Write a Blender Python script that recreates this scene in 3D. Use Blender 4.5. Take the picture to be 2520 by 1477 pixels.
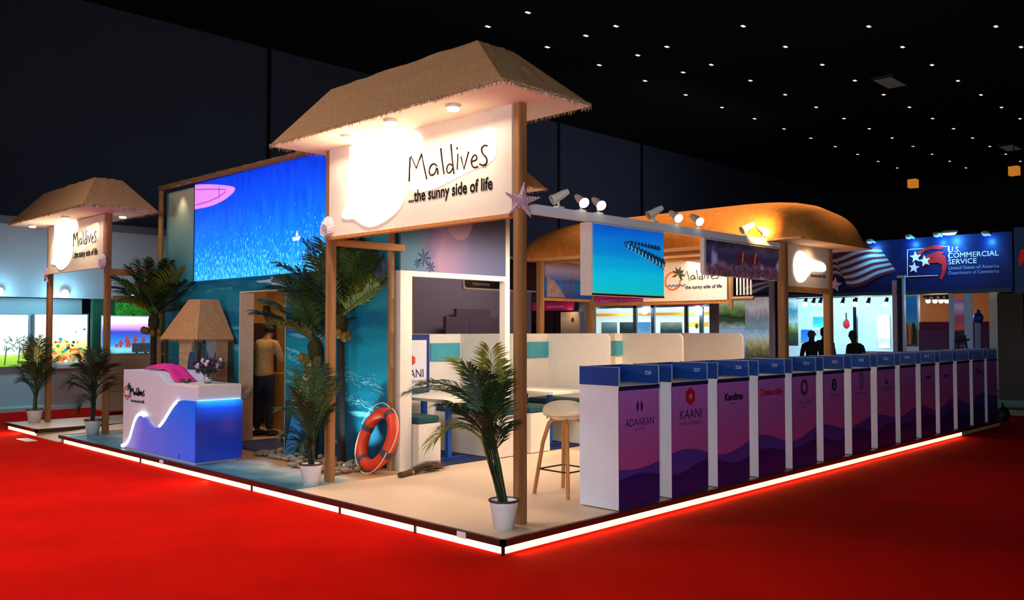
import bpy, bmesh, math, random
from mathutils import Vector, Matrix
random.seed(7)
D = bpy.data
for o in list(D.objects): D.objects.remove(o)
COL = bpy.context.scene.collection
SC = bpy.context.scene

# ---------------------------------------------------------------- camera
FPX = 2149.0
PITCH = math.radians(1.985494)
AR = math.radians(44.376589)
CAM = Vector((-4.72867, -4.72172, 1.6))
_h = Vector((math.cos(AR), math.sin(AR), 0)); _r = Vector((math.sin(AR), -math.cos(AR), 0)); _z = Vector((0, 0, 1))
_F = _h*math.cos(PITCH)+_z*math.sin(PITCH); _U = -_h*math.sin(PITCH)+_z*math.cos(PITCH)
cd = D.cameras.new('camera'); cam = D.objects.new('camera', cd); COL.objects.link(cam)
cd.sensor_width = 36; cd.lens = FPX/2520*36; cd.clip_end = 300
cam.location = CAM; cam.rotation_euler = (math.pi/2+PITCH, 0, AR-math.pi/2)
SC.camera = cam

# ---------------------------------------------------------------- world, exposure, main lights
w = D.worlds.new('world'); SC.world = w; w.use_nodes = True
w.node_tree.nodes['Background'].inputs[0].default_value = (0.12, 0.17, 0.30, 1)
w.node_tree.nodes['Background'].inputs[1].default_value = 0.05
SC.view_settings.view_transform = 'Standard'; SC.view_settings.look = 'None'
SC.view_settings.exposure = 0.0; SC.view_settings.gamma = 1.0
try: SC.view_settings.use_curve_mapping = False
except Exception: pass

def rot_to(loc, target):
    return (Vector(target)-Vector(loc)).to_track_quat('-Z', 'Y').to_euler()
def area(name, loc, target, sx, sy, power, col, spread=180):
    l = D.lights.new(name, 'AREA'); l.shape = 'RECTANGLE'; l.size = sx; l.size_y = sy; l.energy = power; l.color = col
    l.spread = math.radians(spread)
    o = D.objects.new(name, l); COL.objects.link(o); o.location = loc; o.rotation_euler = rot_to(loc, target); return o
def spot(name, loc, target, power, col, ang=80, blend=.7, r=.04):
    l = D.lights.new(name, 'SPOT'); l.energy = power; l.color = col; l.spot_size = math.radians(ang); l.spot_blend = blend; l.shadow_soft_size = r
    o = D.objects.new(name, l); COL.objects.link(o); o.location = loc; o.rotation_euler = rot_to(loc, target); return o
def point(name, loc, power, col, r=.08):
    l = D.lights.new(name, 'POINT'); l.energy = power; l.color = col; l.shadow_soft_size = r
    o = D.objects.new(name, l); COL.objects.link(o); o.location = loc; return o
WARM = (1, .72, .42); PEACH = (1, .80, .60); COOL = (.55, .85, 1)
# hall lamps above the left aisle and the near corner
area('hall_light', (-5.8, 8.0, 10.5), (-3.2, 5.5, 0), 4, 4, 238, (1, .92, .86), 78)
area('hall_light', (-6.5, 1.5, 10.5), (-4.6, .8, 0), 3, 3, 45, (.92, .92, 1), 64)
spot('roof_fill_spot', (6.5, -3.5, 11.6), (5.9, 1.9, 2.8), 6500, (1, .72, .42), 21, .6, .15)  # unseen spot added to brighten the barrel roof
# cool frontal fill added behind the camera, no fixtures there
area('front_fill_light', (-8.5, -7.5, 2.3), (3.5, 2.5, 1.8), 3, .8, 190, (.86, .93, 1), 100)
area('front_fill_light', (-9, 3.5, 2.8), (1.5, 6.5, 1.8), 3, .8, 60, (.86, .93, 1), 100)
# fill added to brighten the hall wall, no such lamps seen
area('wall_fill_light', (5, 11, 10.5), (5, 24, 7), 10, 1, 6, (.62, .74, 1), 120)
area('wall_fill_light', (30, 13, 10.5), (30, 24, 6), 12, 1, 70, (.74, .76, 1), 120)
# platform edge LED lines
area('edge_light', (-0.02, 4.75, -0.07), (-2.0, 4.75, -0.25), .04, 9.3, 60, (1, .6, .25))
area('edge_light', (5.2, -0.02, -0.07), (5.2, -2.0, -0.25), 10.2, .04, 18, (1, .55, .22))
area('edge_light', (-0.02, 11.4, -0.07), (-2.0, 11.4, -0.25), .04, 1.4, 16, (1, .62, .28))

# ---------------------------------------------------------------- helpers
def PX(x, y, ax, v):
    d = _F+_r*((x-1260)/FPX)-_U*((y-738.5)/FPX)
    i = 'XYZ'.index(ax); t = (v-CAM[i])/d[i]
    return CAM+d*t
def lin(c):
    if isinstance(c, str):
        c = c.lstrip('#'); c = [int(c[i:i+2], 16)/255 for i in (0, 2, 4)]
    return tuple((x/12.92 if x <= .04045 else ((x+.055)/1.055)**2.4) for x in c)
MC = {}
def M(name, col='#808080', rough=.6, spec=None, metal=0, es=0, ecol=None, var=0, vs=(20, 20, 20), bump=0, bs=(100, 100, 100), alpha=1, trans=0):
    if name in MC: return MC[name]
    m = D.materials.new(name); m.use_nodes = True; nt = m.node_tree; b = nt.nodes['Principled BSDF']
    c = lin(col); b.inputs['Base Color'].default_value = (*c, 1); b.inputs['Roughness'].default_value = rough; b.inputs['Metallic'].default_value = metal
    if spec is not None: b.inputs['Specular IOR Level'].default_value = spec
    if trans: b.inputs['Transmission Weight'].default_value = trans
    tc = nt.nodes.new('ShaderNodeTexCoord')
    def noise(sc, detail=4):
        mp = nt.nodes.new('ShaderNodeMapping'); mp.inputs['Scale'].default_value = sc
        nt.links.new(tc.outputs['Object'], mp.inputs[0]); n = nt.nodes.new('ShaderNodeTexNoise'); n.inputs['Scale'].default_value = 1; n.inputs['Detail'].default_value = detail
        nt.links.new(mp.outputs[0], n.inputs[0]); return n
    if var or not es:
        n = noise(vs); r = nt.nodes.new('ShaderNodeValToRGB'); v = max(var, .03)
        r.color_ramp.elements[0].position = .3; r.color_ramp.elements[1].position = .7
        r.color_ramp.elements[0].color = (*[x*(1-v) for x in c], 1); r.color_ramp.elements[1].color = (*[min(1, x*(1+v)) for x in c], 1)
        nt.links.new(n.outputs['Fac'], r.inputs[0]); nt.links.new(r.outputs[0], b.inputs['Base Color'])
    if bump:
        n = noise(bs, 6); bp = nt.nodes.new('ShaderNodeBump'); bp.inputs['Strength'].default_value = bump; bp.inputs['Distance'].default_value = .01
        nt.links.new(n.outputs['Fac'], bp.inputs['Height']); nt.links.new(bp.outputs[0], b.inputs['Normal'])
    if es:
        b.inputs['Emission Color'].default_value = (*lin(ecol or col), 1); b.inputs['Emission Strength'].default_value = es
    MC[name] = m; return m
def PIC(name, stops, axis=2, nscale=(3, 3, 3), namt=.2, es=0, rough=.45, speck=None, detail=4, flip=False):
    """printed or lit picture: colour bands along one generated axis, broken up by noise; speck=(colour, scale, threshold)"""
    if name in MC: return MC[name]
    m = D.materials.new(name); m.use_nodes = True; nt = m.node_tree; b = nt.nodes['Principled BSDF']; L = nt.links.new
    tc = nt.nodes.new('ShaderNodeTexCoord'); sp = nt.nodes.new('ShaderNodeSeparateXYZ'); L(tc.outputs['Generated'], sp.inputs[0])
    mp = nt.nodes.new('ShaderNodeMapping'); mp.inputs['Scale'].default_value = nscale; L(tc.outputs['Object'], mp.inputs[0])
    n = nt.nodes.new('ShaderNodeTexNoise'); n.inputs['Scale'].default_value = 1; n.inputs['Detail'].default_value = detail; L(mp.outputs[0], n.inputs[0])
    ma = nt.nodes.new('ShaderNodeMath'); ma.operation = 'MULTIPLY_ADD'; L(n.outputs['Fac'], ma.inputs[0]); ma.inputs[1].default_value = namt*2; ma.inputs[2].default_value = -namt
    ad = nt.nodes.new('ShaderNodeMath'); ad.operation = 'ADD'; L(sp.outputs[axis], ad.inputs[0]); L(ma.outputs[0], ad.inputs[1])
    r = nt.nodes.new('ShaderNodeValToRGB'); els = r.color_ramp.elements
    while len(els) < len(stops): els.new(.5)
    for e, (p, c) in zip(els, stops): e.position = p; e.color = (*lin(c), 1)
    L(ad.outputs[0], r.inputs[0]); out = r.outputs[0]
    if speck:
        c, sc, th, hi = speck
        mp2 = nt.nodes.new('ShaderNodeMapping'); mp2.inputs['Scale'].default_value = sc; L(tc.outputs['Object'], mp2.inputs[0])
        n2 = nt.nodes.new('ShaderNodeTexNoise'); n2.inputs['Scale'].default_value = 1; n2.inputs['Detail'].default_value = 5; L(mp2.outputs[0], n2.inputs[0])
        # specks thicken towards the bottom of the picture when hi is set
        m3 = nt.nodes.new('ShaderNodeMath'); m3.operation = 'MULTIPLY_ADD'; L(sp.outputs[axis], m3.inputs[0]); m3.inputs[1].default_value = -hi; L(n2.outputs['Fac'], m3.inputs[2])
        r2 = nt.nodes.new('ShaderNodeValToRGB'); r2.color_ramp.elements[0].position = th; r2.color_ramp.elements[1].position = min(1, th+.1)
        L(m3.outputs[0], r2.inputs[0]); mx = nt.nodes.new('ShaderNodeMixRGB'); L(r2.outputs[0], mx.inputs[0]); L(out, mx.inputs[1]); mx.inputs[2].default_value = (*lin(c), 1); out = mx.outputs[0]
    L(out, b.inputs['Base Color']); b.inputs['Roughness'].default_value = rough
    if es:
        L(out, b.inputs['Emission Color']); b.inputs['Emission Strength'].default_value = es; 
    MC[name] = m; return m

BASE = {}
def base_of(o):
    return BASE.get(o.name, Vector((0, 0, 0)))
def tag(o, label, cat, group=None, kind=None):
    o['label'] = label
    if kind: o['kind'] = kind
    if cat: o['category'] = cat
    if group: o['group'] = group
    return o
def thing(name, label, cat, loc=(0, 0, 0), group=None):
    o = D.objects.new(name, None); COL.objects.link(o); o.empty_display_size = .1
    o.location = loc; BASE[o.name] = Vector(loc); tag(o, label, cat, group); return o
class MB:
    def __init__(s): s.v = []; s.f = []; s.mi = []; s.cur = 0; s.sm = []; s.smooth = False
    def add(s, vs, fs):
        k = len(s.v); s.v += [Vector(v) for v in vs]; s.f += [[i+k for i in f] for f in fs]; s.mi += [s.cur]*len(fs); s.sm += [s.smooth]*len(fs); return s
    def box(s, a, b):
        x0, x1 = sorted((a[0], b[0])); y0, y1 = sorted((a[1], b[1])); z0, z1 = sorted((a[2], b[2]))
        s.add([(x0, y0, z0), (x1, y0, z0), (x1, y1, z0), (x0, y1, z0), (x0, y0, z1), (x1, y0, z1), (x1, y1, z1), (x0, y1, z1)],
              [(3, 2, 1, 0), (4, 5, 6, 7), (0, 1, 5, 4), (1, 2, 6, 5), (2, 3, 7, 6), (3, 0, 4, 7)]); return s
    def prism(s, poly, O, u, v, n, th):
        O = Vector(O); u = Vector(u); v = Vector(v); n = Vector(n); k = len(poly)
        A = [O+u*p[0]+v*p[1] for p in poly]; B = [p+n*th for p in A]
        s.add(A+B, [list(range(k))[::-1], list(range(k, 2*k))]+[(i, (i+1) % k, (i+1) % k+k, i+k) for i in range(k)]); return s
    def tube(s, pts, rad, n=8, cap=True, squash=None):
        pts = [Vector(p) for p in pts]
        if not hasattr(rad, '__len__'): rad = [rad]*len(pts)
        k0 = len(s.v); rings = []; up = None
        for i, p in enumerate(pts):
            t = (pts[min(i+1, len(pts)-1)]-pts[max(i-1, 0)]).normalized()
            if up is None:
                up = Vector((0, 0, 1)) if abs(t.z) < .9 else Vector((1, 0, 0))
            a = t.cross(up).normalized(); b = a.cross(t).normalized(); up = b
            rings.append([p+(a*math.cos(2*math.pi*j/n)+b*math.sin(2*math.pi*j/n))*rad[i] for j in range(n)])
        vs = [q for r in rings for q in r]; fs = []
        for i in range(len(pts)-1):
            for j in range(n): fs.append((i*n+j, i*n+(j+1) % n, (i+1)*n+(j+1) % n, (i+1)*n+j))
        sm = s.smooth; s.smooth = n > 4; s.add(vs, fs); s.smooth = False
        if cap: s.add(rings[0], [list(range(n))[::-1]]); s.add(rings[-1], [list(range(n))])
        s.smooth = sm; return s
    def cyl(s, a, b, r0, r1=None, n=16): return s.tube([a, b], [r0, r0 if r1 is None else r1], n)
    def lathe(s, prof, c=(0, 0, 0), n=24):
        c = Vector(c); vs = []; fs = []; m = len(prof)
        for j in range(n):
            a = 2*math.pi*j/n
            for r, z in prof: vs.append(c+Vector((r*math.cos(a), r*math.sin(a), z)))
        for j in range(n):
            for i in range(m-1): fs.append((j*m+i, ((j+1) % n)*m+i, ((j+1) % n)*m+i+1, j*m+i+1))
        sm = s.smooth; s.smooth = True; s.add(vs, fs); s.smooth = sm; return s
    def ball(s, c, r, n=10, m=7, jit=0):
        c = Vector(c); r = Vector(r) if hasattr(r, '__len__') else Vector((r, r, r)); vs = []; fs = []
        for i in range(m+1):
            for j in range(n):
                t = math.pi*i/m; p = 2*math.pi*j/n; k = 1+random.uniform(-jit, jit)
                vs.append(c+Vector((r.x*math.sin(t)*math.cos(p)*k, r.y*math.sin(t)*math.sin(p)*k, r.z*math.cos(t)*k)))
        for i in range(m):
            for j in range(n): fs.append((i*n+j, (i+1)*n+j, (i+1)*n+(j+1) % n, i*n+(j+1) % n))
        sm = s.smooth; s.smooth = True; s.add(vs, fs); s.smooth = sm; return s
    def build(s, name, mats, parent=None, label=None, cat=None, group=None, kind=None, bevel=0):
        me = D.meshes.new(name); o = D.objects.new(name, me); COL.objects.link(o)
        if parent is not None:
            b = base_of(parent); o.parent = parent; BASE[o.name] = b
        else:
            xs = [v.x for v in s.v]; ys = [v.y for v in s.v]; zs = [v.z for v in s.v]
            b = Vector(((min(xs)+max(xs))/2, (min(ys)+max(ys))/2, min(zs))); o.location = b; BASE[o.name] = b
        me.from_pydata([tuple(v-b) for v in s.v], [], s.f)
        if not isinstance(mats, (list, tuple)): mats = [mats]
        for m in mats: me.materials.append(m)
        me.polygons.foreach_set('material_index', s.mi); me.polygons.foreach_set('use_smooth', s.sm); me.update()
        if label: tag(o, label, cat, group, kind)
        elif kind: o['kind'] = kind
        if bevel:
            bv = o.modifiers.new('bevel', 'BEVEL'); bv.width = bevel; bv.segments = 2; bv.limit_method = 'ANGLE'
        return o
def bx(a, b): return MB().box(a, b)
def copy_tree(root, loc, label=None, group=None):
    r = root.copy(); COL.objects.link(r); r.location = loc; BASE[r.name] = Vector(loc)
    if label: r['label'] = label
    if group: r['group'] = group
    def rec(src, dst):
        for ch in list(src.children):
            c = ch.copy(); COL.objects.link(c); c.parent = dst; rec(ch, c)
    rec(root, r); return r
def rect(ax, v, x0, y0, x1, y1, th, back=True):
    """box whose near face lies on plane ax=v and whose corners show at the given photo pixels; th = thickness away from the camera"""
    a = PX(x0, (y0+y1)/2, ax, v); b = PX(x1, (y0+y1)/2, ax, v); t = PX((x0+x1)/2, y0, ax, v).z; u = PX((x0+x1)/2, y1, ax, v).z
    m = MB()
    if ax == 'X': m.box((v, a.y, u), (v+th, b.y, t))
    else: m.box((a.x, v, u), (b.x, v+th, t))
    return m
def panel(name, ax, v, x0, y0, x1, y1, th, mat, parent=None, **k):
    return rect(ax, v, x0, y0, x1, y1, th).build(name, mat, parent, **k)
def text_mb(s, size, O, u, v, n, th=.003, bold=0, align='LEFT', mb=None, width=None, shear=0):
    c = D.curves.new('text', 'FONT'); c.body = s; c.size = size; c.offset = bold; c.align_x = align; c.resolution_u = 3; c.shear = shear; c.fill_mode = 'FRONT'
    o = D.objects.new('text', c); COL.objects.link(o); dg = bpy.context.evaluated_depsgraph_get(); me = D.meshes.new_from_object(o.evaluated_get(dg))
    xs = [p.co.x for p in me.vertices]; kx = 1
    if width and xs: kx = width/(max(xs)-min(xs))
    O = Vector(O); u = Vector(u); v = Vector(v); n = Vector(n); mb = mb or MB()
    mb.add([O+u*(p.co.x*kx)+v*p.co.y+n*th for p in me.vertices], [list(p.vertices) for p in me.polygons])
    D.objects.remove(o); D.meshes.remove(me); D.curves.remove(c); return mb
# ---------------------------------------------------------------- materials
CARPET = M('carpet', '#c80e03', .95, spec=.02, var=.12, vs=(1.2, 1.2, 1), bump=.25, bs=(160, 160, 160))
DECK = M('deck_vinyl', '#e4c2a4', .42, var=.03, vs=(2, 2, 2))
WHITE = M('white_paint', '#e4e2e2', .5)
CREAM = M('cream_laminate', '#e0d6ca', .55)
WOOD = M('post_wood', '#9a6a3c', .6, var=.30, vs=(38, 38, 1.6), bump=.1, bs=(60, 60, 3))
WOOD2 = M('beam_wood', '#b9793c', .6, var=.2, vs=(4, 30, 30))
BAMBOO = M('bamboo', '#8a6438', .5, var=.15, vs=(20, 20, 3))
THATCH = M('thatch', '#bf8b5c', .95, var=.20, vs=(55, 55, 14), bump=.8, bs=(70, 70, 18))
FRINGE = M('thatch_fringe', '#b4906a', .95, var=.3)
SOFFIT = M('soffit', '#fff0e0', .7)
TRIM = M('dark_edge_trim', '#4a2a22', .35, metal=.4)
DARK = M('black_paint', '#0c0c0e', .6)
NAVY = M('navy_paint', '#0a1c4c', .5)
BLUE = M('hutch_blue', '#083e90', .45)
TEALC = M('teal_cushion', '#083f48', .8)
TEALB = M('pin_board_teal', '#3a98aa', .7)
POT = M('pot_white', '#dfe3ea', .35)
SOIL = M('soil', '#1d100b', .9)
STEM = M('palm_stem', '#3b4220', .7, var=.3, vs=(30, 30, 30))
LEAF = M('palm_leaf', '#33521a', .5, var=.35, vs=(6, 6, 6))
LEAFD = M('palm_leaf_dark', '#1a3214', .5, var=.35, vs=(6, 6, 6))
LEAFY = M('palm_leaf_yellow', '#86801e', .5, var=.3, vs=(6, 6, 6))
TRUNK = M('palm_trunk', '#2a1b18', .85, var=.35, vs=(10, 10, 40), bump=.5, bs=(20, 20, 60))
INK = M('sign_ink', '#2c140c', .8, spec=.1)
INKD = M('sign_ink_dark', '#0c0908', .8, spec=.1)
GLOW = M('lamp_glow', '#fff1d6', es=9, ecol='#ffe6b8')
GLOWC = M('lamp_glow_cool', '#eaf8ff', es=9, ecol='#d6f2ff')
LED = M('led_strip', '#ffe9c8', es=2.2, ecol='#ffd9a0')
CHROME = M('metal_grey', '#8b8b8b', .35, metal=.8)
LAMPW = M('lamp_white', '#d8d0c8', .4)

# ---------------------------------------------------------------- the hall
fl = bx((-30, -30, -.16), (75, 24, -.11)).build('floor', CARPET); tag(fl, 'saturated red carpet covering the hall aisles', None, kind='structure')
ce = bx((-30, -30, 12), (75, 24, 12.2)).build('ceiling', M('ceiling_black', '#020202', .9)); tag(ce, 'black hall ceiling dotted with small lamps', None, kind='structure')
wl = bx((-30, 24, -.11), (75, 24.3, 12)).build('wall_left', M('hall_wall', '#4c5468', .9, var=.06, vs=(.4, .4, .4))); tag(wl, 'dark grey hall wall behind the left booths', None, kind='structure')
wr = bx((60, -30, -.11), (60.3, 24, 12)).build('wall_right', M('hall_wall_brown', '#3a2c26', .9)); tag(wr, 'dark brown hall wall far on the right', None, kind='structure')
for i, px in enumerate((1376, 1580, 660)):
    a = PX(px, 500, 'Y', 23.95)
    t = bx((a.x-.06, 23.92, -.11), (a.x+.06, 24, 12)).build('trim_%d' % (i+1), DARK); tag(t, 'dark vertical joint in the hall wall', None, kind='structure')
cl = thing('ceiling_downlight', 'tiny square downlight recessed in the black hall ceiling', 'lamp', (15.75, 13.3, 12), 'downlights in the hall ceiling')
bx((15.65, 13.2, 11.97), (15.85, 13.4, 12.0)).build('housing', DARK, cl)
M('ceil_lens', '#ffdcc0', es=1.6, ecol='#ffd2b0')
bx((15.70, 13.23, 11.955), (15.88, 13.33, 11.975)).build('lens', MC['ceil_lens'], cl)
first = True
for yy in (4.1, 7.2, 10.25, 13.35, 16.5):
    for k in range(0, 14):
        xx = 15.72+3.03*k
        c = Vector((xx, yy, 12))-CAM; wd = c.dot(_F); sx = 1260+FPX*c.dot(_r)/wd; sy = 738.5-FPX*c.dot(_U)/wd
        if not (1180 < sx < 2515 and 5 < sy < 480) or xx > 57: continue
        if yy > 16 and k > 12: continue
        if (k == 0 and yy < 16) : continue
        copy_tree(cl, (xx, yy, 12))
cl.location = (15.72, 14.62, 12)
for k in (1, 2, 3): copy_tree(cl, (15.72+3.06*k, 14.7, 12))
for i, (px, py, lab) in enumerate(((2190, 198, 'flat grey rectangular vent nearer in the black ceiling'), (2486, 360, 'dim grey rectangular vent far at the right of the ceiling'))):
    p = PX(px, py, 'Z', 12)
    v = thing('ceiling_vent', lab, 'vent', (p.x, p.y, 11.9)); bx((p.x-.9, p.y-.45, 11.9), (p.x+.9, p.y+.45, 12)).build('frame', M('vent_grey', '#4a4442', .7), v)
    bx((p.x-.8, p.y-.35, 11.88), (p.x+.8, p.y+.35, 11.9)).build('grille', M('vent_lit', '#8a7c78', .7, es=.1), v)
for px, py, Z, lab in ((2247, 452, 9.5, 'hanging amber box lamp above the right barrel roof'), (2496, 421, 10, 'hanging amber box lamp at the far right of the hall')):
    p = PX(px, py, 'X', 46)
    v = thing('pendant_lamp', lab, 'lamp', p); s = .23
    bx((p.x-s, p.y-s, p.z-s), (p.x+s, p.y+s, p.z+s)).build('shade', M('amber_shade', '#c8792c', .6, es=.7, ecol='#d8822c'), v)
    bx((p.x-.02, p.y-.02, p.z+s), (p.x+.02, p.y+.02, 12)).build('hanger', DARK, v)

# ---------------------------------------------------------------- platform
pl = thing('exhibition_platform', 'low booth platform with pale deck and glowing edge strip', 'platform', (6.3, 4.8, -.11))
bx((.03, .03, -.11), (12.65, 9.55, 0)).build('deck', DECK, pl)
m = MB()
m.box((-.005, -.005, -.045), (12.68, .03, .006)); m.box((-.005, -.005, -.045), (.03, 9.57, .006)); m.box((-.005, 9.55, -.045), (1, 9.58, .006))
m.build('edge_trim', TRIM, pl)
m = MB(); m.box((.018, .05, -.105), (.03, 9.4, -.05)); m.box((.05, .018, -.105), (10.55, .03, -.05)); m.build('led_strip', LED, pl)
for yy in (1.05, 2.15, 3.77, 6.6): bx((.0, yy, -.11), (.02, yy+.015, -.045)).build('strip_joint', DARK, pl)
bx((.0, .0, -.11), (.02, .02, -.0)).build('corner_bracket', DARK, pl)
for yy in (2.26-1.85, 5.9): bx((-.012, yy, -.05), (.0, yy+.1, .0)).build('trim_clip', WHITE, pl)
# printed shore floor in front of the teal wall
m = D.materials.new('shore_print'); m.use_nodes = True; nt = m.node_tree; b = nt.nodes['Principled BSDF']; L = nt.links.new
tc = nt.nodes.new('ShaderNodeTexCoord'); sp = nt.nodes.new('ShaderNodeSeparateXYZ'); L(tc.outputs['Object'], sp.inputs[0])
n = nt.nodes.new('ShaderNodeTexNoise'); n.inputs['Scale'].default_value = 2.2; n.inputs['Detail'].default_value = 6; L(tc.outputs['Object'], n.inputs[0])
ma = nt.nodes.new('ShaderNodeMath'); ma.operation = 'MULTIPLY_ADD'; L(n.outputs['Fac'], ma.inputs[0]); ma.inputs[1].default_value = .9; L(sp.outputs[0], ma.inputs[2])
r = nt.nodes.new('ShaderNodeValToRGB'); els = r.color_ramp.elements
while len(els) < 5: els.new(.5)
for e, (p, c) in zip(els, ((.2, '#2c6078'), (.52, '#3f7488'), (.66, '#8ea6aa'), (.76, '#c9c2b8'), (.88, '#b08458'))): e.position = p; e.color = (*lin(c), 1)
sc = nt.nodes.new('ShaderNodeMath'); sc.operation = 'MULTIPLY_ADD'; L(ma.outputs[0], sc.inputs[0]); sc.inputs[1].default_value = .55; sc.inputs[2].default_value = 3.62
L(sc.outputs[0], r.inputs[0]); L(r.outputs[0], b.inputs['Base Color']); b.inputs['Roughness'].default_value = .4
bx((.031, 3.0, 0), (1.5, 9.3, .004)).build('shore_print', m, pl)
pl2 = thing('side_platform', 'small pale platform corner under the left tower post', 'platform', (1.5, 11.4, -.11))
bx((.03, 10.65, -.11), (3.2, 12.2, 0)).build('deck', DECK, pl2)
m = MB(); m.box((-.005, 10.62, -.045), (.03, 12.23, .006)); m.box((-.005, 10.62, -.06), (3.2, 10.65, .006)); m.build('edge_trim', TRIM, pl2)
bx((.018, 10.7, -.105), (.03, 12.1, -.05)).build('led_strip', LED, pl2)
rp = MB(); rp.prism([(0, -.11), (1.3, -.11), (1.3, 0), (0, -.10)], (0, 9.59, 0), (1, 0, 0), (0, 0, 1), (0, 1, 0), 1.02)
tag(rp.build('access_ramp', DECK), 'white access ramp between the two platform corners', 'ramp')
bx((1.3, 9.58, -.11), (4.5, 10.62, 0)).build('landing', DECK, pl2)
p = PX(66, 1083, 'Z', -.11)
tag(bx((p.x-.08, p.y-.25, -.11), (p.x+.08, p.y+.25, -.106)).build('floor_marker', WHITE), 'small white square marker lying on the red carpet', 'marker')

# ---------------------------------------------------------------- thatched sign towers
def fringe(mb, a, b, n, h):
    a = Vector(a); b = Vector(b); t = (b-a).normalized(); nn = Vector((-t.y, t.x, 0))
    for i in range(n):
        p = a.lerp(b, random.random())+nn*random.uniform(-.012, .012); w = random.uniform(.003, .007); l = h*random.uniform(.4, 1.25); q = t*w; s = Vector((random.uniform(-.012, .012), random.uniform(-.012, .012), -l))
        mb.add([p-q+nn*.002, p+q+nn*.002, p+s, p-q-nn*.002, p+q-nn*.002], [(0, 1, 2), (4, 3, 2), (3, 0, 2), (1, 4, 2)])
def thatch_roof(par, ex, ey, ez, tx, ty, tz, mat=None):
    ex0, ex1 = ex; ey0, ey1 = ey; tx0, tx1 = tx; ty0, ty1 = ty; m = MB(); N = 14
    c0 = [(ex0, ey0), (ex1, ey0), (ex1, ey1), (ex0, ey1)]; c1 = [(tx0, ty0), (tx1, ty0), (tx1, ty1), (tx0, ty1)]
    # slightly uneven courses
    for s in range(4):
        a0 = Vector((*c0[s], ez)); a1 = Vector((*c0[(s+1) % 4], ez)); b0 = Vector((*c1[s], tz)); b1 = Vector((*c1[(s+1) % 4], tz)); vs = []; K = 10
        for j in range(K+1):
            p0 = a0.lerp(b0, j/K); p1 = a1.lerp(b1, j/K)
            for i in range(N+1):
                p = p0.lerp(p1, i/N)
                if 0 < i < N: p = p+Vector((random.uniform(-1, 1), random.uniform(-1, 1), random.uniform(-1, 1)))*.008
                vs.append(p)
        m.smooth = True; m.add(vs, [(j*(N+1)+i, j*(N+1)+i+1, (j+1)*(N+1)+i+1, (j+1)*(N+1)+i) for j in range(K) for i in range(N)]); m.smooth = False
    m.add([(*p, tz) for p in c1], [(0, 1, 2, 3)])
    m.build('roof', mat or THATCH, par)
    s = MB(); s.box((ex0+.02, ey0+.02, ez-.012), (ex1-.02, ey1-.02, ez+.02)); s.build('soffit', SOFFIT, par)
    f = MB()
    for i in range(4):
        L_ = (Vector(c0[i])-Vector(c0[(i+1) % 4])).length; fringe(f, (*c0[i], ez+.01), (*c0[(i+1) % 4], ez+.01), int(L_*110), .05)
    f.build('fringe', FRINGE, par)
def post(par, x, y, z1, w=.082, z0=0, mat=None, name='post'):
    m = MB(); h = w/2
    # two planks with a narrow groove, as on the photo
    m.box((x-h, y-h, z0), (x+h, y+h, z1)); m.box((x-h-.006, y-h+.012, z0), (x-h, y+h-.012, z1)); m.box((x-h+.012, y-h-.006, z0), (x+h-.012, y-h, z1))
    return m.build(name, mat or WOOD, par, bevel=.003)
# handwriting traced once on the near sign, in (distance along the sign from its right end, height) metres
_S = [[(885, 985), (890, 812), (930, 902), (962, 812), (980, 900), (995, 972)],
      [(1060, 888), (1040, 870), (1018, 888), (1008, 925), (1022, 950), (1048, 935), (1060, 885), (1066, 942)],
      [(1083, 777), (1092, 860), (1104, 940)], [(1158, 885), (1135, 872), (1120, 898), (1122, 930), (1142, 932), (1158, 900)], [(1147, 752), (1155, 850), (1166, 938)],
      [(1190, 812), (1186, 912)], [(1184, 770), (1187, 784)], [(1210, 830), (1228, 908), (1258, 797)],
      [(1272, 862), (1312, 848), (1305, 818), (1285, 822), (1272, 860), (1285, 900), (1318, 892)],
      [(1376, 762), (1355, 756), (1336, 780), (1345, 812), (1370, 835), (1374, 868), (1352, 886), (1326, 876)]]
HAND = []
for st in _S:
    q = [PX(660+x/2.546, 60+y/2.546, 'X', .484) for x, y in st]; HAND.append([(p.y-.614, p.z-3.0) for p in q])
def smooth(pts, k=3):
    for _ in range(k-1):
        o = [pts[0]]
        for a, b in zip(pts, pts[1:]):
            o += [(.75*a[0]+.25*b[0], .75*a[1]+.25*b[1]), (.25*a[0]+.75*b[0], .25*a[1]+.75*b[1])]
        pts = o+[pts[-1]]
    return pts
def handwriting(mb, O, u, v, n, k=1.0, r=.009):
    """u points along increasing HAND x (towards the word's start)"""
    O = Vector(O); u = Vector(u); v = Vector(v); n = Vector(n)
    for st in HAND:
        pp = st if len(st) < 4 else smooth(st, 2) if st is not HAND[0] else st
        P3 = [O+u*(a*k)+v*(b*k)+n*.004 for a, b in pp]
        mb.tube(P3, [r*k*random.uniform(.8, 1.1) for _ in P3], 6)
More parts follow.
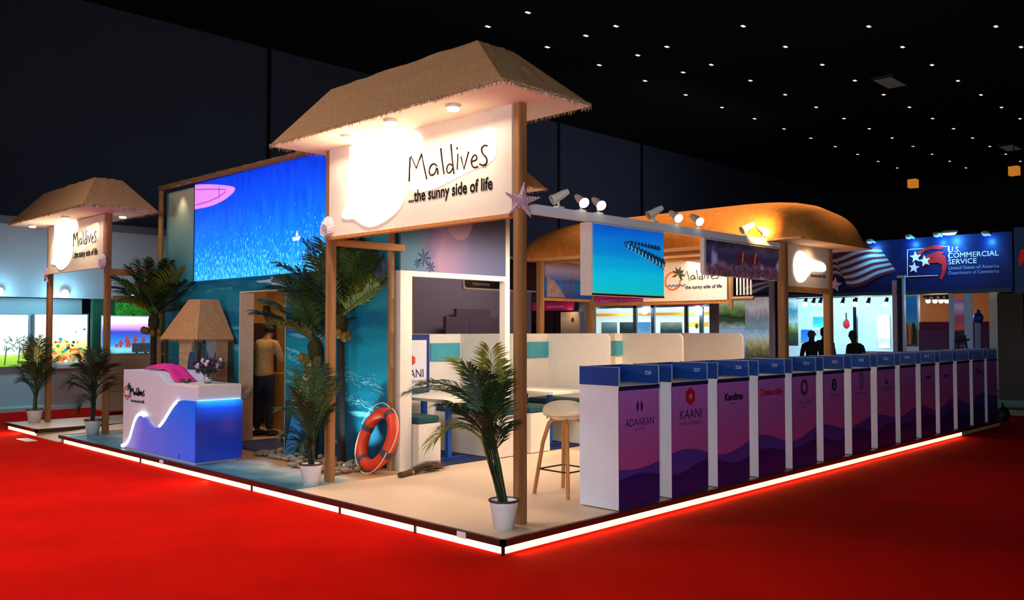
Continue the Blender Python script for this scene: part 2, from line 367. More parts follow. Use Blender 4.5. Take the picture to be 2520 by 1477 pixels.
def logo(par, O, u, v, n, s, parts=None):
    """orange sun ring, palm crown, blue waves; O centre, s radius; u to the right"""
    O = Vector(O); u = Vector(u); v = Vector(v); n = Vector(n)
    def P3(a, b, h=.004): return O+u*(a*s)+v*(b*s)+n*h
    m = MB(); m.tube([P3(math.cos(t), math.sin(t)) for t in [math.radians(a) for a in range(75, 75+300, 12)]], s*.09, 6); m.build('sun_ring', M('logo_orange', '#d8601c', .5), par)
    m = MB()
    for a in (200, 150, 110, 70, 30, -15, -50):
        a = math.radians(a); c = (.75, .75); L_ = .95; tip = (c[0]+math.cos(a)*L_, c[1]+math.sin(a)*L_); w = .14; px_, py_ = -math.sin(a)*w, math.cos(a)*w; mid = (c[0]+math.cos(a)*L_*.5, c[1]+math.sin(a)*L_*.5)
        m.prism([(c[0], c[1]), (mid[0]+px_, mid[1]+py_), tip, (mid[0]-px_, mid[1]-py_)], P3(0, 0, 0), u*s, v*s, n, .006)
    m.build('palm_crown', M('logo_green', '#1d3a1c', .5), par)
    m = MB(); m.tube([P3(-1.05+i*.13, -.55+.13*math.sin(i*1.6)) for i in range(22)], s*.06, 6); m.build('wave_line', M('logo_blue', '#1e5fb4', .5), par)
def glow_outline():
    # outline of the bright glow at the sign's left, traced on the near sign
    pts = [(862, 362), (900, 345), (930, 318), (965, 300), (988, 305), (990, 322), (1020, 322), (1040, 335), (1042, 372), (1008, 376), (1003, 440), (997, 484), (982, 515), (950, 543), (912, 560), (888, 552), (872, 536), (846, 540), (841, 528), (857, 500), (864, 450), (862, 400)]
    return [(lambda p: (p.y-.614, p.z-3.0))(PX(x, y, 'X', .484)) for x, y in pts]
GLOWPTS = glow_outline()
def sign_face(par, x, y0, kk=1.0, zc=3.0, glow=3.2):
    """writing on a sign board that faces -X; y0 is the word's right end"""
    m = MB(); handwriting(m, (x, y0, zc), (0, 1, 0), (0, 0, 1), (-1, 0, 0), kk); m.build('lettering', INK, par)
    m = text_mb('...the sunny side of life', .155*kk, (x, y0+1.14*kk, zc-.187*kk), (0, -1, 0), (0, 0, 1), (-1, 0, 0), .004, .004, width=1.14*kk); m.build('tagline', INKD, par)
    m = MB(); m.prism(smooth([(a*kk, b*kk) for a, b in GLOWPTS]+[(GLOWPTS[0][0]*kk, GLOWPTS[0][1]*kk)], 3), (x, y0, zc), (0, 1, 0), (0, 0, 1), (-1, 0, 0), .012)
    m.build('glow_patch', M('sign_glow_paint', '#fff6e0', es=glow, ecol='#fff0cc'), par)  # blown-out glow around the logo painted as an emissive shape
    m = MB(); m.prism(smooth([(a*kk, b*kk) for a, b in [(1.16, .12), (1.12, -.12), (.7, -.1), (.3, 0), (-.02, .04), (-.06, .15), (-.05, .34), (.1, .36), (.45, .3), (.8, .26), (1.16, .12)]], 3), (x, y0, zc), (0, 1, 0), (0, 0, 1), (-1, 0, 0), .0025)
    m.build('halo_patch', M('halo_paint', '#fff2dc', es=.45, ecol='#ffe2a8'), par)  # halo behind the writing painted as an emissive plate
def downlight(par, x, y, z, r=.05, mat=None):
    m = MB(); m.cyl((x, y, z), (x, y, z-.025), r*1.25, n=20); dl = m.build('downlight', LAMPW, par)
    m = MB(); m.cyl((x, y, z-.025), (x, y, z-.045), r, n=20); m.build('lens', mat or GLOW, dl)
def starfish(x, y, z, r, lab, face):
    u, v, n = face; m = MB(); O = Vector((x, y, z)); u = Vector(u); v = Vector(v); n = Vector(n); N = 10; a0 = math.radians(82)
    ring = []
    for i in range(N):
        a = a0+i*math.pi/5; rr = r if i % 2 == 0 else r*.33; ring.append(O+u*(rr*math.cos(a))+v*(rr*math.sin(a)))
    m.add([O+n*.035]+ring+[O-n*.0], [(0, 1+i, 1+(i+1) % N) for i in range(N)]+[(N+1, 1+(i+1) % N, 1+i) for i in range(N)])
    for i in range(5):
        a = a0+i*2*math.pi/5
        for k in range(1, 7):
            p = O+u*(r*.14*k*math.cos(a))+v*(r*.14*k*math.sin(a))+n*(.035*(1-k/7.5)+.004); m.ball(p, .011, 6, 4)
            for sgn in (-1, 1):
                if k < 5:
                    w = .035*(1-k/7); q = p+(-u*math.sin(a)+v*math.cos(a))*sgn*w-n*.008; m.ball(q, .007, 6, 4)
    o = m.build('starfish', M('starfish_mauve', '#c49cb0', .8, var=.25, vs=(90, 90, 90))); tag(o, lab, 'starfish'); return o
def scallop(x, y, z, r, lab):
    m = MB(); O = Vector((x, y, z)); N = 36; ring = []
    for i in range(N):
        a = 2*math.pi*i/N; k = r*(1+.03*math.cos(12*a)); k *= 1 if math.sin(a) > -.7 else .92; ring.append(O+Vector((0, k*math.cos(a), k*1.1*math.sin(a)))+Vector((-.012, 0, 0)))
    hub = O+Vector((-.02, 0, -r*.95)); top = []
    for i in range(N):
        q = (ring[i]-hub); top.append(hub+q*.62+Vector((-.035-.012*(i % 2), 0, 0)))
    back = [p+Vector((.02, 0, 0)) for p in ring]
    m.add([hub]+top+ring+back, [(0, 1+(i+1) % N, 1+i) for i in range(N)]+[(1+i, 1+(i+1) % N, 1+N+(i+1) % N, 1+N+i) for i in range(N)]+[(1+N+i, 1+N+(i+1) % N, 1+2*N+(i+1) % N, 1+2*N+i) for i in range(N)]+[[1+2*N+i for i in range(N)]])
    o = m.build('scallop_shell', M('shell_white', '#c9bcc4', .6, var=.1)); tag(o, lab, 'seashell'); return o

t1 = thing('thatched_sign_tower', 'large thatched roof tower with bright sign board on two timber posts nearest the corner', 'tower', (.53, 1.72, 0))
post(t1, .53, .33, 3.52); post(t1, .545, 3.13, 3.52)
thatch_roof(t1, (-.05, 1.04), (-.04, 3.38), 3.52, (.28, .72), (.59, 2.76), 4.05)
bx((.487, .385, 2.582), (.545, 3.085, 3.51)).build('sign_board', M('sign_white', '#ddd0c6', .6), t1)
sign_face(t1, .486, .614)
bx((.56, 3.10, 2.50), (1.52, 3.16, 2.575)).build('cross_beam', WOOD2, t1)
bx((.47, .4, 2.55), (.55, 3.1, 2.582)).build('bottom_rail', WOOD2, t1)
for px, py in ((1115, 264), (855, 338), (960, 300)):
    p = PX(px, py, 'Z', 3.49); downlight(t1, max(.12, min(.42, p.x)), p.y, 3.508)
for yy, e in ((2.5, 30), (1.85, 15), (.9, 17)):
    spot('sign_spot', (.27, yy, 3.44), (.5, yy, 2.85), e, WARM, 95, .8, .03)
point('sign_glow', (.20, 2.35, 3.15), 4.5, WARM, .12); point('sign_glow', (.24, 1.1, 3.1), 3, WARM, .1)  # unseen points added for the warm spill on the board
area('eave_light', (.25, 1.7, 3.46), (.25, 1.7, 0), .1, 2.6, 20, PEACH, 150)
starfish(.49, .27, 2.675, .165, 'mauve starfish fixed to the near timber corner post', ((.72, -.70, 0), (0, 0, 1), (-.7, -.7, .05)))
scallop(.485, 3.10, 2.685, .105, 'white scallop shell at the lower left corner of the large sign')
t2 = thing('thatched_sign_tower', 'thatched roof tower with white-hot lit sign board at the far left platform end', 'tower', (.55, 10.5, 0))
post(t2, .56, 9.24, 3.42); post(t2, .56, 11.83, 3.42)
thatch_roof(t2, (-.06, 1.05), (8.57, 12.1), 3.43, (.28, .68), (9.05, 11.35), 3.93)
bx((.5, 9.29, 2.58), (.555, 11.78, 3.41)).build('sign_board', MC['sign_white'], t2)
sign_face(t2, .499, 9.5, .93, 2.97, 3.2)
bx((.56, 9.2, 2.46), (1.52, 9.28, 2.56)).build('cross_beam', WOOD2, t2)
for yy in (11.7, 10.1): downlight(t2, .22, yy, 3.418)
downlight(t2, .8, 9.3, 3.418)
spot('sign_spot', (.27, 11.3, 3.36), (.5, 11.3, 2.8), 45, WARM, 95, .8, .03); spot('sign_spot', (.27, 9.9, 3.36), (.5, 9.9, 2.8), 24, WARM, 95, .8, .03)
area('eave_light', (.25, 10.3, 3.38), (.25, 10.3, 0), .1, 2.4, 14, PEACH, 150)
scallop(.49, 9.24, 2.66, .105, 'white scallop shell at the lower right corner of the far left sign')
starfish(.50, 11.80, 2.56, .15, 'pale starfish fixed to the far left timber post', ((0, -1, 0), (0, 0, 1), (-1, 0, 0)))
# third small thatched roof, seen behind the near post
t4 = thing('thatched_canopy', 'small thatched roof corner peeking out behind the near starfish post', 'canopy', (3.97, 3.62, 0))
post(t4, PX(1278, 900, 'Y', 3.62).x, 3.62, 3.5)
thatch_roof(t4, (2.95, 4.05), (3.2, 4.4), 3.52, (3.3, 3.7), (3.55, 4.1), 3.95)
# ---------------------------------------------------------------- teal mural wall with doorway
SEA = PIC('sea_mural', [(0, '#04384c'), (.12, '#064f68'), (.25, '#0a7890'), (.36, '#0c8aa0'), (.44, '#075c80'), (.52, '#1c8298'), (.60, '#0a6484'), (.75, '#3c9aa8'), (1, '#58a8b0')], 2, (.9, .9, 4), .17, detail=9, speck=('#6ab4bc', (1.1, 1.1, 7), .60, 0))
W1 = thing('mural_wall', 'tall teal sea mural wall with an open doorway', 'wall', (1.6, 6.2, 0))
m = MB()
m.box((1.52, 3.265, 0), (1.70, 5.64, 3.85)); m.box((1.52, 6.89, 0), (1.70, 9.33, 3.85)); m.box((1.52, 5.64, 2.157), (1.70, 6.89, 3.85))
m.build('sea_print_panel', SEA, W1)
m = MB(); m.box((1.521, 6.875, 0), (1.74, 6.89, 2.157)); m.box((1.521, 5.64, 2.142), (1.74, 6.875, 2.157)); m.box((1.521, 5.64, 0), (1.74, 5.652, 2.142)); m.build('door_lining', M('jamb_white', '#d9c7b2', .6), W1)
# printed island coast on the mural, above the door
def blotch(mb, cy, cz, ry, rz, x, n=26, j=.22):
    pts = []
    for i in range(n):
        a = 2*math.pi*i/n; k = 1+random.uniform(-j, j); pts.append((ry*k*math.cos(a), rz*k*math.sin(a)))
    mb.prism(smooth(pts+[pts[0]], 2), (x, cy, cz), (0, 1, 0), (0, 0, 1), (-1, 0, 0), .002)
m = MB(); blotch(m, 5.05, 2.38, .95, .2, 1.52); blotch(m, 4.35, 2.33, .55, .16, 1.519); m.build('rocky_coast_print', M('coast_print', '#40505a', .7, var=.5, vs=(5, 5, 5)), W1)
m = MB(); blotch(m, 5.3, 2.29, .9, .09, 1.5215, j=.3); m.build('surf_print', M('surf_white', '#a9bcc0', .7, var=.3, vs=(5, 5, 9)), W1)
m = MB(); blotch(m, 3.75, 2.32, .33, .26, 1.52); m.build('island_print', M('island_grey', '#3d4c58', .7, var=.6, vs=(9, 9, 9)), W1)
m = MB()
for z0, y0, z1, y1, w_ in ((1.25, 5.6, .93, 3.5, .05), (1.05, 5.6, .62, 3.4, .035), (1.36, 5.6, 1.2, 4.9, .025), (1.45, 7.2, 1.36, 6.92, .03)):
    L_ = abs(y1-y0); sl = (z1-z0)/(y1-y0)
    for i in range(int(130*L_)):
        t = random.random(); yy = y0+(y1-y0)*t; zz = z0+(z1-z0)*t+random.gauss(0, 1)*w_*(.35+t); l_ = random.uniform(.02, .12); h_ = random.uniform(.0015, .006)
        m.prism([(yy-l_/2, zz-sl*l_/2), (yy, zz-h_), (yy+l_/2, zz+sl*l_/2), (yy, zz+h_)], (1.52, 0, 0), (0, 1, 0), (0, 0, 1), (-1, 0, 0), .0015+.000008*i)
m.build('boat_wake_print', M('wake_print', '#6cc0cc', .6, var=.3, vs=(3, 12, 12)), W1)
m = MB(); m.prism([(7.05, 1.47), (7.0, 1.40), (6.93, 1.40), (6.95, 1.45), (7.02, 1.52)], (1.52, 0, 0), (0, 1, 0), (0, 0, 1), (-1, 0, 0), .003); m.build('jet_ski_print', NAVY, W1)
# end return of the wall and slim panel beside the lit screen, lamp wash put into its colours
bx((1.505, 8.26, 2.36), (1.52, 9.22, 3.83)).build('washed_panel', PIC('wash_panel', [(0, '#2d93a0'), (.5, '#7fb4b0'), (1, '#c8c6a8')], 2, (1, 1, 1), .05), W1)
spot('wall_wash', (1.35, 8.72, 3.80), (1.52, 8.72, 3.1), 9, WARM, 90, .9, .05)
# lit screen
SCR = PIC('lagoon_screen', [(0, '#12a0f0'), (.25, '#0a84fa'), (.5, '#046cfa'), (.7, '#0450f0'), (1, '#0236dc')], 2, (9, 9, 2.2), .26, es=.8, speck=('#66dcf4', (38, 38, 14), .47, .34), detail=10)
ls = thing('lit_wall_screen', 'large glowing blue lagoon screen on the teal wall', 'screen', (1.5, 6.4, 2.36))
bx((1.478, 4.55, 2.36), (1.519, 8.24, 3.87)).build('screen_panel', SCR, ls)
bx((1.470, 8.24, 2.36), (1.519, 8.255, 3.88)).build('side_frame', DARK, ls)
m = MB(); hull = [(8.24, 3.86), (7.9, 3.83), (7.45, 3.77), (7.05, 3.70), (6.96, 3.655), (7.05, 3.59), (7.3, 3.52), (7.7, 3.47), (8.24, 3.475)]
m.prism(smooth(hull, 2), (1.478, 0, 0), (0, 1, 0), (0, 0, 1), (-1, 0, 0), .003); m.build('boat_picture', M('boat_pink', '#e79df0', es=.75, ecol='#e488f2'), ls)
m = MB(); m.tube([(1.473, y, z) for y, z in smooth([(8.2, 3.78), (7.6, 3.72), (7.15, 3.66), (7.6, 3.56), (8.2, 3.54)], 2)], .008, 5); m.tube([(1.473, 7.45, 3.56), (1.473, 7.45, 3.75)], .007, 5); m.build('boat_outline', M('boat_line', '#a04ac8', es=.5, ecol='#b060d8'), ls)
m = MB(); m.prism([(5.42, 2.83), (5.22, 2.83), (5.26, 2.78), (5.4, 2.78)], (1.478, 0, 0), (0, 1, 0), (0, 0, 1), (-1, 0, 0), .003); m.prism([(5.34, 2.84), (5.27, 2.84), (5.31, 2.91)], (1.478, 0, 0), (0, 1, 0), (0, 0, 1), (-1, 0, 0), .003); m.build('sailboat_picture', M('sail_white', '#e8f4ff', es=.8), ls)
point('screen_glow', (1.2, 6.3, 3.1), .4, (.1, .35, 1), .3)
def pole(pts, r, lab, mat=BAMBOO, name='bamboo_pole'):
    m = MB(); P = [Vector(p) for p in pts]; L_ = (P[-1]-P[0]).length; n = max(2, int(L_/.38)); Q = []; R = []
    for i in range(n+1):
        c = P[0].lerp(P[-1], i/n)
        if i: Q.append(P[0].lerp(P[-1], i/n-.012/L_)); R.append(r)
        Q.append(c); R.append(r*1.13)
        if i < n: Q.append(P[0].lerp(P[-1], i/n+.012/L_)); R.append(r)
    m.tube(Q, R, 12); o = m.build(name, mat); tag(o, lab, 'pole'); return o
pole([(1.46, 3.27, 0), (1.46, 3.27, 2.75)], .042, 'upright bamboo pole leaning at the near end of the teal wall')
pole([(1.44, 9.36, 0), (1.44, 9.36, 3.88)], .042, 'upright bamboo pole at the far left end of the teal wall', M('bamboo_gold', '#b8833c', .5, var=.2, vs=(20, 20, 3)))
pole([(1.47, 9.45, 3.94), (1.47, 4.3, 3.90)], .045, 'long bamboo pole lying along the top of the teal wall')
# room behind the doorway
rm = thing('service_room', 'warm lit service room seen through the doorway', 'room', (2.3, 7, 0))
m = MB(); m.box((3.3, 5.2, 0), (3.36, 9.3, 3.2)); m.box((1.71, 9.24, 0), (3.3, 9.3, 3.2)); m.box((1.71, 5.2, 0), (3.3, 5.26, 3.2)); m.build('room_wall', M('room_wall', '#c99a62', .7), rm)
bx((1.71, 5.2, 3.2), (3.36, 9.3, 3.25)).build('room_ceiling', M('room_wall2', '#b98d5c', .7), rm)
cb = thing('dark_cabinet', 'dark cabinet standing behind the man in the doorway', 'cabinet', (2.8, 8.6, 0))
bx((2.1, 8.85, 0), (3.28, 9.2, 1.72)).build('body', M('dark_cab', '#2a1614', .6), cb); bx((2.7, 8.84, .1), (2.71, 8.85, 1.65)).build('door_gap', DARK, cb)
bx((2.75, 7.4, .0), (3.25, 8.3, .9)).build('shelf_unit', M('shelf_tan', '#a8793f', .6), rm)
p = PX(655, 765, 'X', 3.29)
eb = thing('exit_sign', 'small dark and green box sign high on the room wall', 'sign', p)
bx((3.24, p.y-.14, p.z-.09), (3.29, p.y+.14, p.z+.09)).build('case', DARK, eb); bx((3.235, p.y-.13, p.z-.08), (3.24, p.y+.02, p.z+.08)).build('green_face', M('sign_green', '#1c4a34', .5), eb)
area('room_light', (2.4, 7.0, 3.1), (2.5, 7.2, 0), .5, .5, 26, (1, .66, .34))
mt = bx((1.15, 5.55, .004), (2.1, 6.85, .012)).build('door_mat', M('mat_navy', '#0b1440', .9)); tag(mt, 'dark navy mat lying in the doorway', 'mat')
# ---------------------------------------------------------------- reception counter
rc = thing('reception_counter', 'white reception counter with glowing blue wave front', 'counter', (.35, 6.3, 0))
X0, X1, Y0, Y1 = .09, .66, 5.22, 7.42
prof = [(Y1, .03), (Y1, 1.065), (6.42, 1.075), (6.3, 1.06), (6.22, 1.01), (6.12, .955), (5.98, .93), (5.6, .925), (Y0, .925), (Y0, .03)]
m = MB(); m.prism(prof, (X0+.012, 0, 0), (0, 1, 0), (0, 0, 1), (1, 0, 0), X1-X0-.012); m.build('body', M('reception_white', '#d5d2e0', .35), rc, bevel=.006)
wave = [(7.36, .035), (7.2, .07), (7.1, .16), (7.02, .30), (6.93, .43), (6.82, .50), (6.70, .50), (6.58, .45), (6.48, .38), (6.36, .355), (6.22, .37), (6.08, .45), (5.95, .56), (5.82, .66), (5.70, .73), (5.55, .755), (Y0-.005, .755)]
wv = smooth(wave, 3)
blue = PIC('wave_blue', [(0, '#0c5fe8'), (.3, '#2f62d8'), (.7, '#5c68d6'), (1, '#a8b0ec')], 1, (1, 2, 1), .06, es=.34, rough=.2)
m = MB(); m.prism(wv+[(Y0-.005, .035)], (X0-.02, 0, 0), (0, 1, 0), (0, 0, 1), (1, 0, 0), .032); m.build('wave_front', blue, rc)
blue2 = PIC('side_blue', [(0, '#0636b8'), (.6, '#052a9c'), (.88, '#064ccc'), (1, '#1aa0f0')], 2, (1, 1, 1), .02, es=.16, rough=.2)  # light falling from the upper edge put into the gradient
m = MB(); m.box((X0-.02, Y0-.03, .035), (X1-.0, Y0, .755)); m.build('blue_side_panel', blue2, rc)
GL2 = M('wave_led', '#f4f6ff', es=2.2, ecol='#f0f4ff')
m = MB(); k = 40; m.tube([(X0-.012, y, z+.006) for y, z in wv[:int(len(wv)*.42)]], .025, 8); m.build('wave_crest_light', GL2, rc)
m = MB(); m.tube([(X0-.012, y, z+.006) for y, z in wv[int(len(wv)*.62):int(len(wv)*.86)]], .024, 8); m.build('wave_crest_light', GL2, rc)
m = MB(); m.tube([(X0-.0, Y0-.012, .762), (X1-.02, Y0-.012, .762)], .006, 6); m.build('side_light', M('side_led', '#9fe0ff', es=1.6, ecol='#7fd4ff'), rc)
m = MB(); m.box((X0-.01, Y0+.02, .0), (X1-.05, Y1-.01, .03)); m.build('plinth', M('plinth_grey', '#b9b9c4', .4), rc)
bx((X0+.02, Y0+.005, .925), (X1, 6.05, .94)).build('counter_top', CREAM, rc)
bx((X0-.023, 5.62, .035), (X0-.019, 5.63, .1)).build('panel_joint', DARK, rc)
lg = D.objects.new('counter_logo', None); COL.objects.link(lg); lg.parent = rc; BASE[lg.name] = base_of(rc)
O = PX(313, 966, 'X', X0+.011)
lgm = MB().box((O.x-.001, O.y-.001, O.z-.001), (O.x, O.y+.001, O.z)).build('logo_backing', WHITE, rc)
D.objects.remove(lg)
logo(lgm, O, (0, -1, 0), (0, 0, 1), (-1, 0, 0), .085)
m = MB(); handwriting(m, (O.x, O.y-.58, O.z-.03), (0, 1, 0), (0, 0, 1), (-1, 0, 0), .40, .016); m.build('lettering', INKD, lgm)
text_mb('the sunny side of life', .05, (O.x, O.y-.13, O.z-.115), (0, -1, 0), (0, 0, 1), (-1, 0, 0), .003, .002, width=.43).build('tagline', INKD, lgm)
# handle at the right
m = MB(); c = Vector((.70, 5.27, .83)); m.tube([c+Vector((-.04, 0, -.06)), c+Vector((.03, -.0, -.05)), c+Vector((.09, 0, .0)), c+Vector((.12, 0, .05))], [.03, .05, .045, .02], 10); tag(m.build('driftwood', M('driftwood', '#6b625c', .8, var=.3)), 'grey rounded end piece sticking out beside the reception counter', 'decoration')
area('reception_side', (.36, 5.10, .74), (.36, 5.30, .3), .5, .05, .7, (.2, .6, 1))
# things on the counter
def cloth():
    m = MB(); N, K = 22, 8; vs = []
    path = [(7.0, 1.075), (6.85, 1.09), (6.6, 1.10), (6.42, 1.09), (6.28, 1.07), (6.18, 1.0), (6.05, .95), (5.98, .945)]
    pp = smooth(path, 3); N = len(pp)
    for i, (y, z) in enumerate(pp):
        t = i/(N-1); h = .055*math.sin(math.pi*min(1, .12+t*.9))**.6
        for j in range(K):
            a = math.pi*j/(K-1); vs.append((.33+.13*math.cos(a)*(1+.1*math.sin(9*t)), y+.02*math.sin(5*j), z+.004+h*math.sin(a)*(1+.25*math.sin(11*t+j))))
    m.smooth = True; m.add(vs, [(i*K+j, i*K+j+1, (i+1)*K+j+1, (i+1)*K+j) for i in range(N-1) for j in range(K-1)]+[[j for j in range(K)], [(N-1)*K+j for j in range(K)][::-1]])
    m.add([vs[i*K+j] for i in range(N) for j in (0, K-1)], [(i*2, i*2+1, i*2+3, i*2+2) for i in range(N-1)])
    return m
tag(cloth().build('draped_cloth', M('magenta_cloth', '#d80c86', .8, var=.2, vs=(9, 9, 9))), 'bright magenta cloth draped over the step of the reception counter', 'cloth')
GLASS = M('clear_glass', '#ffffff', .05, trans=1)
vz = thing('flower_vase', 'clear vase of purple and white flowers on the reception counter', 'vase', (.42, 5.62, .94))
m = MB(); m.lathe([(0, 0), (.045, 0), (.05, .06), (.035, .12), (.045, .15), (.04, .15), (.03, .12), (.044, .06), (.04, .01), (0, .01)], (.42, 5.62, .94), 16); m.build('vase', GLASS, vz)
m = MB(); purple = MB(); wht = MB(); grn = MB()
for i in range(80):
    a = random.uniform(0, 6.28); rr = random.uniform(.02, .2); c = Vector((.42+rr*.8*math.cos(a), 5.62+rr*1.5*math.sin(a), .94+random.uniform(.13, .30)))
    (purple if i % 3 else wht).ball(c, random.uniform(.012, .026), 7, 5, .25)
    grn.tube([(.42, 5.62, 1.05), c], .003, 4)
for dy, h in ((.16, .42), (.02, .40), (-.2, .40), (.2, .36)):
    for k in range(8): purple.ball((.42, 5.62+dy*(.7+k*.04), .94+h-.16+k*.022), .02-.0018*k, 6, 4)
    grn.tube([(.42, 5.62, 1.0), (.42, 5.62+dy, .94+h)], .004, 4)
purple.build('purple_flowers', M('flower_purple', '#2f1440', .8, var=.4, vs=(30, 30, 30)), vz); wht.build('white_flowers', M('flower_white', '#c8bcc8', .8), vz); grn.build('flower_stems', LEAFD, vz)
for y, x, lab in ((6.02, .30, 'small glass bowl of amber treats left on the reception counter'), (5.82, .24, 'small glass bowl of amber treats nearest the counter front edge')):
    bw = thing('glass_bowl', lab, 'bowl', (x, y, .932), 'glass bowls on the reception counter')
    MB().lathe([(0, 0), (.03, 0), (.065, .045), (.06, .045), (.028, .006), (0, .006)], (x, y, .942), 18).build('bowl', GLASS, bw)
    m = MB()
    for i in range(16): m.ball((x+random.uniform(-.03, .03), y+random.uniform(-.03, .03), .957+random.uniform(0, .02)), .012, 6, 4)
    m.build('treats', M('amber_sweets', '#b9772a', .3), bw)
# ---------------------------------------------------------------- miniature thatched hut behind the counter
hb = thing('thatched_hut', 'small square hut with truncated thatched roof behind the reception counter', 'hut', (1.2, 7.5, 0))
B0 = [(.93, 6.98), (1.49, 6.98), (1.49, 8.2), (.93, 8.2)]; T0 = [(1.12, 7.28), (1.40, 7.28), (1.40, 7.66), (1.12, 7.66)]
m = MB(); vs = []; K = 8; N = 8
for s in range(4):
    a0 = Vector((*B0[s], 1.47)); a1 = Vector((*B0[(s+1) % 4], 1.47)); b0 = Vector((*T0[s], 2.05)); b1 = Vector((*T0[(s+1) % 4], 2.05)); vs = []
    for j in range(K+1):
        for i in range(N+1):
            p = a0.lerp(b0, j/K).lerp(a1.lerp(b1, j/K), i/N)
            if 0 < i < N: p += Vector((random.uniform(-1, 1), random.uniform(-1, 1), 0))*.006
            vs.append(p)
    m.smooth = True; m.add(vs, [(j*(N+1)+i, j*(N+1)+i+1, (j+1)*(N+1)+i+1, (j+1)*(N+1)+i) for j in range(K) for i in range(N)])
m.smooth = False; m.add([(*p, 2.05) for p in T0], [(0, 1, 2, 3)]); m.add([(*p, 1.47) for p in B0], [(3, 2, 1, 0)]); m.build('roof', THATCH, hb)
f = MB()
for i in range(4): fringe(f, (*B0[i], 1.475), (*B0[(i+1) % 4], 1.475), 70, .05)
f.build('fringe', FRINGE, hb)
MAT = M('woven_mat', '#b08c66', .85, var=.25, vs=(3, 3, 60), bump=.4, bs=(80, 80, 80))
for (x, y) in ((.99, 7.04), (1.44, 7.04), (.99, 8.1)): bx((x-.025, y-.025, 0), (x+.025, y+.025, 1.47)).build('post', M('hut_post', '#4a3220', .7), hb)
bx((1.24, 7.02, 0), (1.47, 7.06, 1.47)).build('woven_wall', MAT, hb); bx((.97, 7.22, 0), (1.01, 7.62, 1.47)).build('woven_wall', MAT, hb); bx((1.10, 7.02, 0), (1.24, 7.05, 1.47)).build('opening_fill', M('opening_pale', '#9aa9b0', .6), hb)  # last sheet is a pale tone painted where a light opening is
# little boat-shaped board behind the vase
m = MB(); m.prism(smooth([(0, 0), (.09, .1), (.11, .3), (.06, .46), (0, .52), (-.06, .46), (-.11, .3), (-.09, .1), (0, 0)], 3), (.85, 6.95, .8), (0, 1, 0), (0, 0, 1), (-1, 0, 0), .02); 
mb_ = thing('display_board', 'small pointed white and navy board standing behind the flowers', 'surfboard', (.85, 6.95, 0)); m.build('board', M('mini_board', '#3a3f60', .5, var=.4, vs=(4, 12, 4)), mb_); bx((.84, 6.93, 0), (.85, 6.97, .9)).build('stand', DARK, mb_)
# ---------------------------------------------------------------- lifebuoy, broom, surfboard, pebbles
def lifebuoy():
    r = thing('lifebuoy', 'orange lifebuoy ring with grey bands leaning at the near end of the teal wall', 'lifebuoy', (1.33, 3.36, 0))
    R0, rr = .305, .068; c = Vector((1.32, 3.33, .368)); n = Vector((-.93, .12, .34)).normalized(); u = n.cross(Vector((0, 0, 1))).normalized(); v = u.cross(n)
    if v.z < 0: v = -v
    def ring(a0, a1, rad, N=18):
        m = MB(); m.tube([c+(u*math.cos(a)+v*math.sin(a))*R0 for a in [a0+(a1-a0)*i/N for i in range(N+1)]], rad, 16); return m
    ring(0, 2*math.pi, rr, 64).build('ring', M('buoy_orange', '#e03a10', .5), r)
    for a in (.35, 2.0, 3.6, 5.2): ring(a-.12, a+.12, rr*1.03, 6).build('band', M('buoy_grey', '#4a3f48', .6), r)
    for k in range(4):
        a0 = .35+k*math.pi/2; m = MB(); m.tube([c+(u*math.cos(a)+v*math.sin(a))*(R0+rr+.012+.03*math.sin(math.pi*i/10))+n*(.02 if k % 2 else .05) for i, a in enumerate([a0+i*math.pi/20 for i in range(11)])], .007, 6); m.build('rope', M('rope_pale', '#d8cdb8', .8), r)
lifebuoy()
br = thing('hand_broom', 'short natural fibre broom lying on the deck near the white frame', 'broom', (1.5, 2.88, 0))
a = PX(984, 1170, 'Z', .03); b_ = PX(1010, 1163, 'Z', .03); c_ = PX(1080, 1152, 'Z', .02)
MB().tube([a, b_], [.032, .034], 12).build('handle', M('broom_handle', '#4c3418', .8), br)
MB().tube([b_, b_.lerp(c_, .06)], [.037, .037], 12).build('binding', M('broom_band', '#b8862c', .6), br)
m = MB()
for i in range(150):
    o = Vector((random.uniform(-1, 1), random.uniform(-1, 1), random.uniform(-1, 1)))*.03; d = (c_-b_)*random.uniform(.75, 1.1)+Vector((random.uniform(-.09, .09), random.uniform(-.09, .09), random.uniform(-.01, .06)))
    p = b_+o; q = p+d*.5+Vector((0, 0, .03)); e = p+d; e.z = max(.006, e.z); m.tube([p, q, e], [.004, .003, .0015], 3)
m.build('bristles', M('bristle', '#5a4028', .9, var=.3), br)
sb = thing('surfboard', 'surfboard with red and white stripes above a blue tail leaning on the teal wall', 'surfboard', (1.3, 5.0, 0))
def board(z0, z1, mat, name, off=0):
    H = 1.62; N = 22; L_ = []; R_ = []
    for i in range(N+1):
        t = z0+(z1-z0)*i/N; s = t/H; w = .25*(math.sin(math.pi*min(1, s*.93+.07))**.55)*(1-.25*s); L_.append((-w, t)); R_.append((w, t))
    m = MB(); pts = L_+R_[::-1]
    O = Vector((1.20, 4.98, .0)); v = Vector((.24, -.10, 1)).normalized(); u = Vector((-.25, -1, 0)).normalized(); n = u.cross(v)
    if n.x > 0: n = -n
    m.prism(pts, O, u, v, n, .045+off); return m.build(name, mat, sb, bevel=.01), O, u, v, n
bo, O, u, v, n = board(0, .62, M('board_blue', '#1578b8', .4), 'blue_tail')
RED = M('stripe_red', '#b4483c', .4); WH = M('stripe_white', '#d8cfcc', .4)
zz = .62
for i in range(11):
    board(zz, zz+.0905, RED if i % 2 else WH, 'stripe'); zz += .0905
PB = M('pebble', '#8f7c68', .8, var=.3, vs=(8, 8, 8))
spots = []
